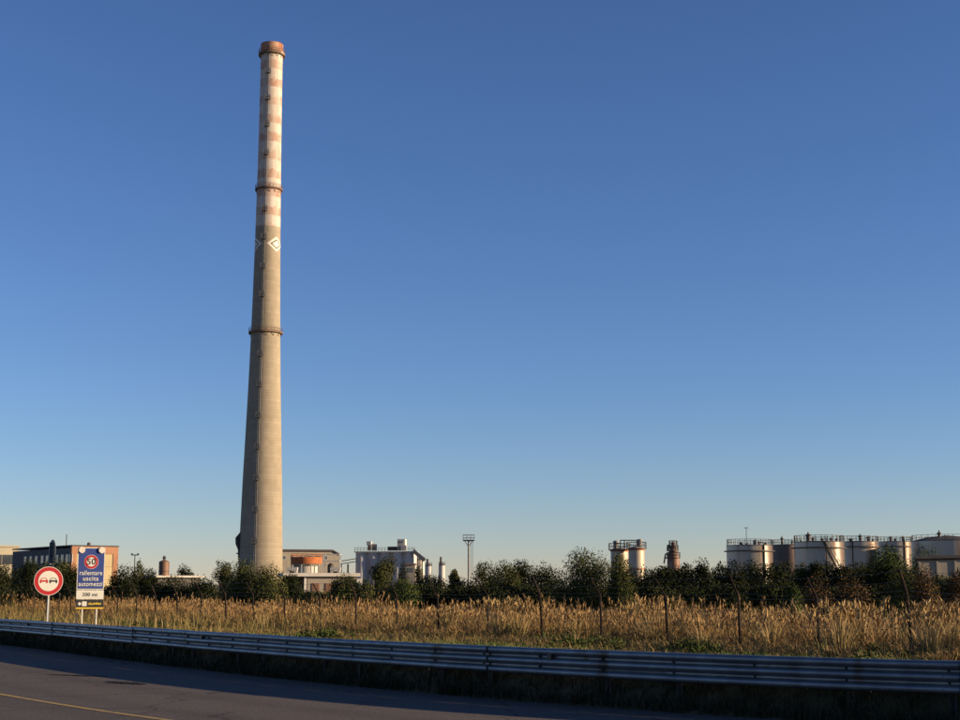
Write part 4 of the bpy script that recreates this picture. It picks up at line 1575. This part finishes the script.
gmix = np.concatenate([tG[k], np.where(rng.uniform(0, 1, nb2) < .25, 1.0, 0.0)])[:, None]
tone = np.concatenate([tT[k] * .88, rng.uniform(.55, 1.0, nb2)])[:, None] * np.array([1.0, .97, 1.0])
n = len(B)
wind = np.array([-.10, -.04])
lean = lean0 + wind * H[:, None]
wid = rng.uniform(.012, .022, n)
def reedc(dry, grn):
    return (colr(rng, n, dry, .38, .12) * (1 - gmix) + colr(rng, n, grn, .35) * gmix) * tone
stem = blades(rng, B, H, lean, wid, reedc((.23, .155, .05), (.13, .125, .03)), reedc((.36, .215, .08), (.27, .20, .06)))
parts = [stem[:4]]
# leaves from the stem
for r in range(3):
    f = rng.uniform(.1, .6, n)
    lb = B + (stem[4] - B) * f[:, None] * np.array([.45, .45, 1])
    lh = H * rng.uniform(.15, .42, n)
    ll = rng.normal(size=(n, 2)) * .32
    q = blades(rng, lb, lh, ll, rng.uniform(.016, .032, n), reedc((.27, .18, .06), (.13, .14, .035)), reedc((.40, .25, .09), (.22, .19, .05)))
    parts.append(q[:4])
# plumes
pl = (rng.uniform(0, 1, n) < .36) & (H > .8)
tp = stem[4][pl]
n2 = len(tp)
for r in range(6):
    ph = rng.uniform(.10, .30, n2)
    q = blades(rng, tp - np.array([0, 0, .16]) + np.array([0, 0, 1]) * rng.uniform(0, .12, n2)[:, None], ph, rng.normal(size=(n2, 2)) * .06, rng.uniform(.02, .045, n2), colr(rng, n2, (.27, .15, .055), .45), colr(rng, n2, (.37, .235, .10), .45))
    parts.append(q[:4])
# a few big arching tufts that stand out
for (u, d0_, hh, cnt) in ((452, .3, 1.45, 70), (498, -1.2, 1.75, 150), (516, -.6, 1.65, 110), (574, .4, 1.35, 60), (640, .5, 1.5, 80), (652, .2, 1.85, 100), (700, -1.0, 1.15, 70), (768, -.5, 1.45, 110), (838, -.8, 1.7, 150), (858, .4, 1.6, 90), (925, -.6, 1.6, 120), (948, .3, 1.75, 110), (322, -.4, 1.4, 70), (208, .2, 1.6, 80), (262, -.8, 1.2, 60), (390, -.9, 1.2, 60)):
    best = min(np.arange(-6, 106, .25), key=lambda q: abs(480 + F * fpt(q, d0_).x / fpt(q, d0_).y * 1.012 - u))
    c0 = np.array(fpt(best, d0_))
    qd = rng.normal(size=(cnt, 2))
    bb = np.repeat(c0[None, :], cnt, 0)
    bb[:, 2] = -.03
    bb[:, :2] += qd * .16
    hb = .88 * hh * rng.uniform(.55, 1.08, cnt)
    st_ = blades(rng, bb, hb, qd * .34 * hb[:, None], rng.uniform(.014, .028, cnt), colr(rng, cnt, (.26, .20, .07), .3), colr(rng, cnt, (.46, .31, .13), .3))
    parts.append(st_[:4])
    tp = st_[4][hb > hh * .72]
    for r in range(6):
        m2 = len(tp)
        q = blades(rng, tp - np.array([0, 0, 1]) * rng.uniform(.02, .2, m2)[:, None], rng.uniform(.10, .28, m2), rng.normal(size=(m2, 2)) * .08, rng.uniform(.02, .05, m2), colr(rng, m2, (.34, .21, .075), .4), colr(rng, m2, (.46, .31, .13), .4))
        parts.append(q[:4])
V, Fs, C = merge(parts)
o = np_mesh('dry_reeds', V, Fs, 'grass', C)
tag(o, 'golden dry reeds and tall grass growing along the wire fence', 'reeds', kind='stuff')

# shorter grass in front of the fence: yellow-green, with green patches near the rail
n = 26000
B, t, d = fpts(rng, n, -10, 95, -9, .6, 1.2)
cl = clumpy(rng, B[:, 0], B[:, 1], .7, 4.2)
green = clumpy(rng, B[:, 0], B[:, 1], .35, 2.2) + rng.normal(size=n) * .15 > .70
H = (.10 + .26 * cl) * rng.uniform(.6, 1.4, n) * np.clip(1.0 + d * .06, .45, 1.1)
H[rng.uniform(0, 1, n) < .06] *= 1.8
parts = []
for r in range(3):
    off = np.concatenate([rng.normal(size=(n, 2)) * .07, np.zeros((n, 1))], 1)
    cb_ = np.where(green[:, None], colr(rng, n, (.075, .115, .022)), colr(rng, n, (.14, .11, .035), .35))
    ct_ = np.where(green[:, None], colr(rng, n, (.13, .18, .035)), colr(rng, n, (.27, .185, .065), .35))
    q = blades(rng, B + off, H * rng.uniform(.7, 1.2, n), rng.normal(size=(n, 2)) * .16 + wind * .5, rng.uniform(.014, .030, n), cb_, ct_)
    parts.append(q[:4])
V, Fs, C = merge(parts)
o = np_mesh('verge_grass', V, Fs, 'grass', C)
tag(o, 'low yellow-green grass between the guard rail and the fence', 'grass', kind='stuff')

# dense grass under and behind the guard rail, shade put into its colour
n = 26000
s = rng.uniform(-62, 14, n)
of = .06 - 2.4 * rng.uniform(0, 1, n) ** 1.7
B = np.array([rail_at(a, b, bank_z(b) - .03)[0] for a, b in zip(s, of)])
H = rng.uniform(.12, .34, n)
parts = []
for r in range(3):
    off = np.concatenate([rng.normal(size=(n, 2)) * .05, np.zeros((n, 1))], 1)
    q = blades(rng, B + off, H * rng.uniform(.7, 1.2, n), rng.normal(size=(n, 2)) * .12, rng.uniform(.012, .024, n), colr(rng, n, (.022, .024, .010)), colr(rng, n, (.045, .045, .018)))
    parts.append(q[:4])
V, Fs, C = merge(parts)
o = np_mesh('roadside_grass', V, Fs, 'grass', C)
tag(o, 'grass under the guard rail, coloured dark for the shade', 'grass', kind='stuff')

# broad-leaved weeds low behind the rail
weeds = [(590, 642, 60), (690, 645, 40), (900, 652, 70), (150, 622, 50), (330, 632, 40)]
Vs, Fcs, Ts = [], [], []
k = 0
for (u, v, w) in weeds:
    p = gz(u, v + 6, 0)
    m_ = mpp(v, p.y)
    K = 16
    K = 12
    Cc = np.stack([p.x + rng.normal(size=K) * w * .35 * m_, p.y + rng.normal(size=K) * 1.5, np.full(K, .16)], 1)
    Rr_ = np.stack([rng.uniform(.3, .6, K), rng.uniform(.3, .6, K), rng.uniform(.14, .28, K)], 1)
    V, Fc, T = leaf_cloud(rng, Cc, Rr_, 1000, .06)
    V[:, 2] = np.maximum(V[:, 2], 0)
    Vs.append(V)
    Fcs.append(Fc + k)
    Ts.append(T)
    k += len(V)
o = np_mesh('weeds', np.concatenate(Vs), [np.concatenate(Fcs)], 'leaf_green', np.concatenate(Ts))
tag(o, 'green broad-leaved weeds in patches behind the guard rail', 'weeds', kind='stuff')

# field of rough grass beyond the reeds
n = 45000
B = np.stack([rng.uniform(-75, 75, n), rng.uniform(70, 200, n), np.full(n, -.03)], 1)
B = B[np.abs(B[:, 0]) < B[:, 1] * .36]
n = len(B)
H = rng.uniform(.4, 1.1, n)
q = blades(rng, B, H, rng.normal(size=(n, 2)) * .25, rng.uniform(.025, .05, n), colr(rng, n, (.13, .11, .035)), colr(rng, n, (.28, .19, .065)))
V, Fs, C = merge([q[:4]])
o = np_mesh('field_grass', V, Fs, 'grass', C)
tag(o, 'rough dry grass in the field beyond the reeds', 'grass', kind='stuff')
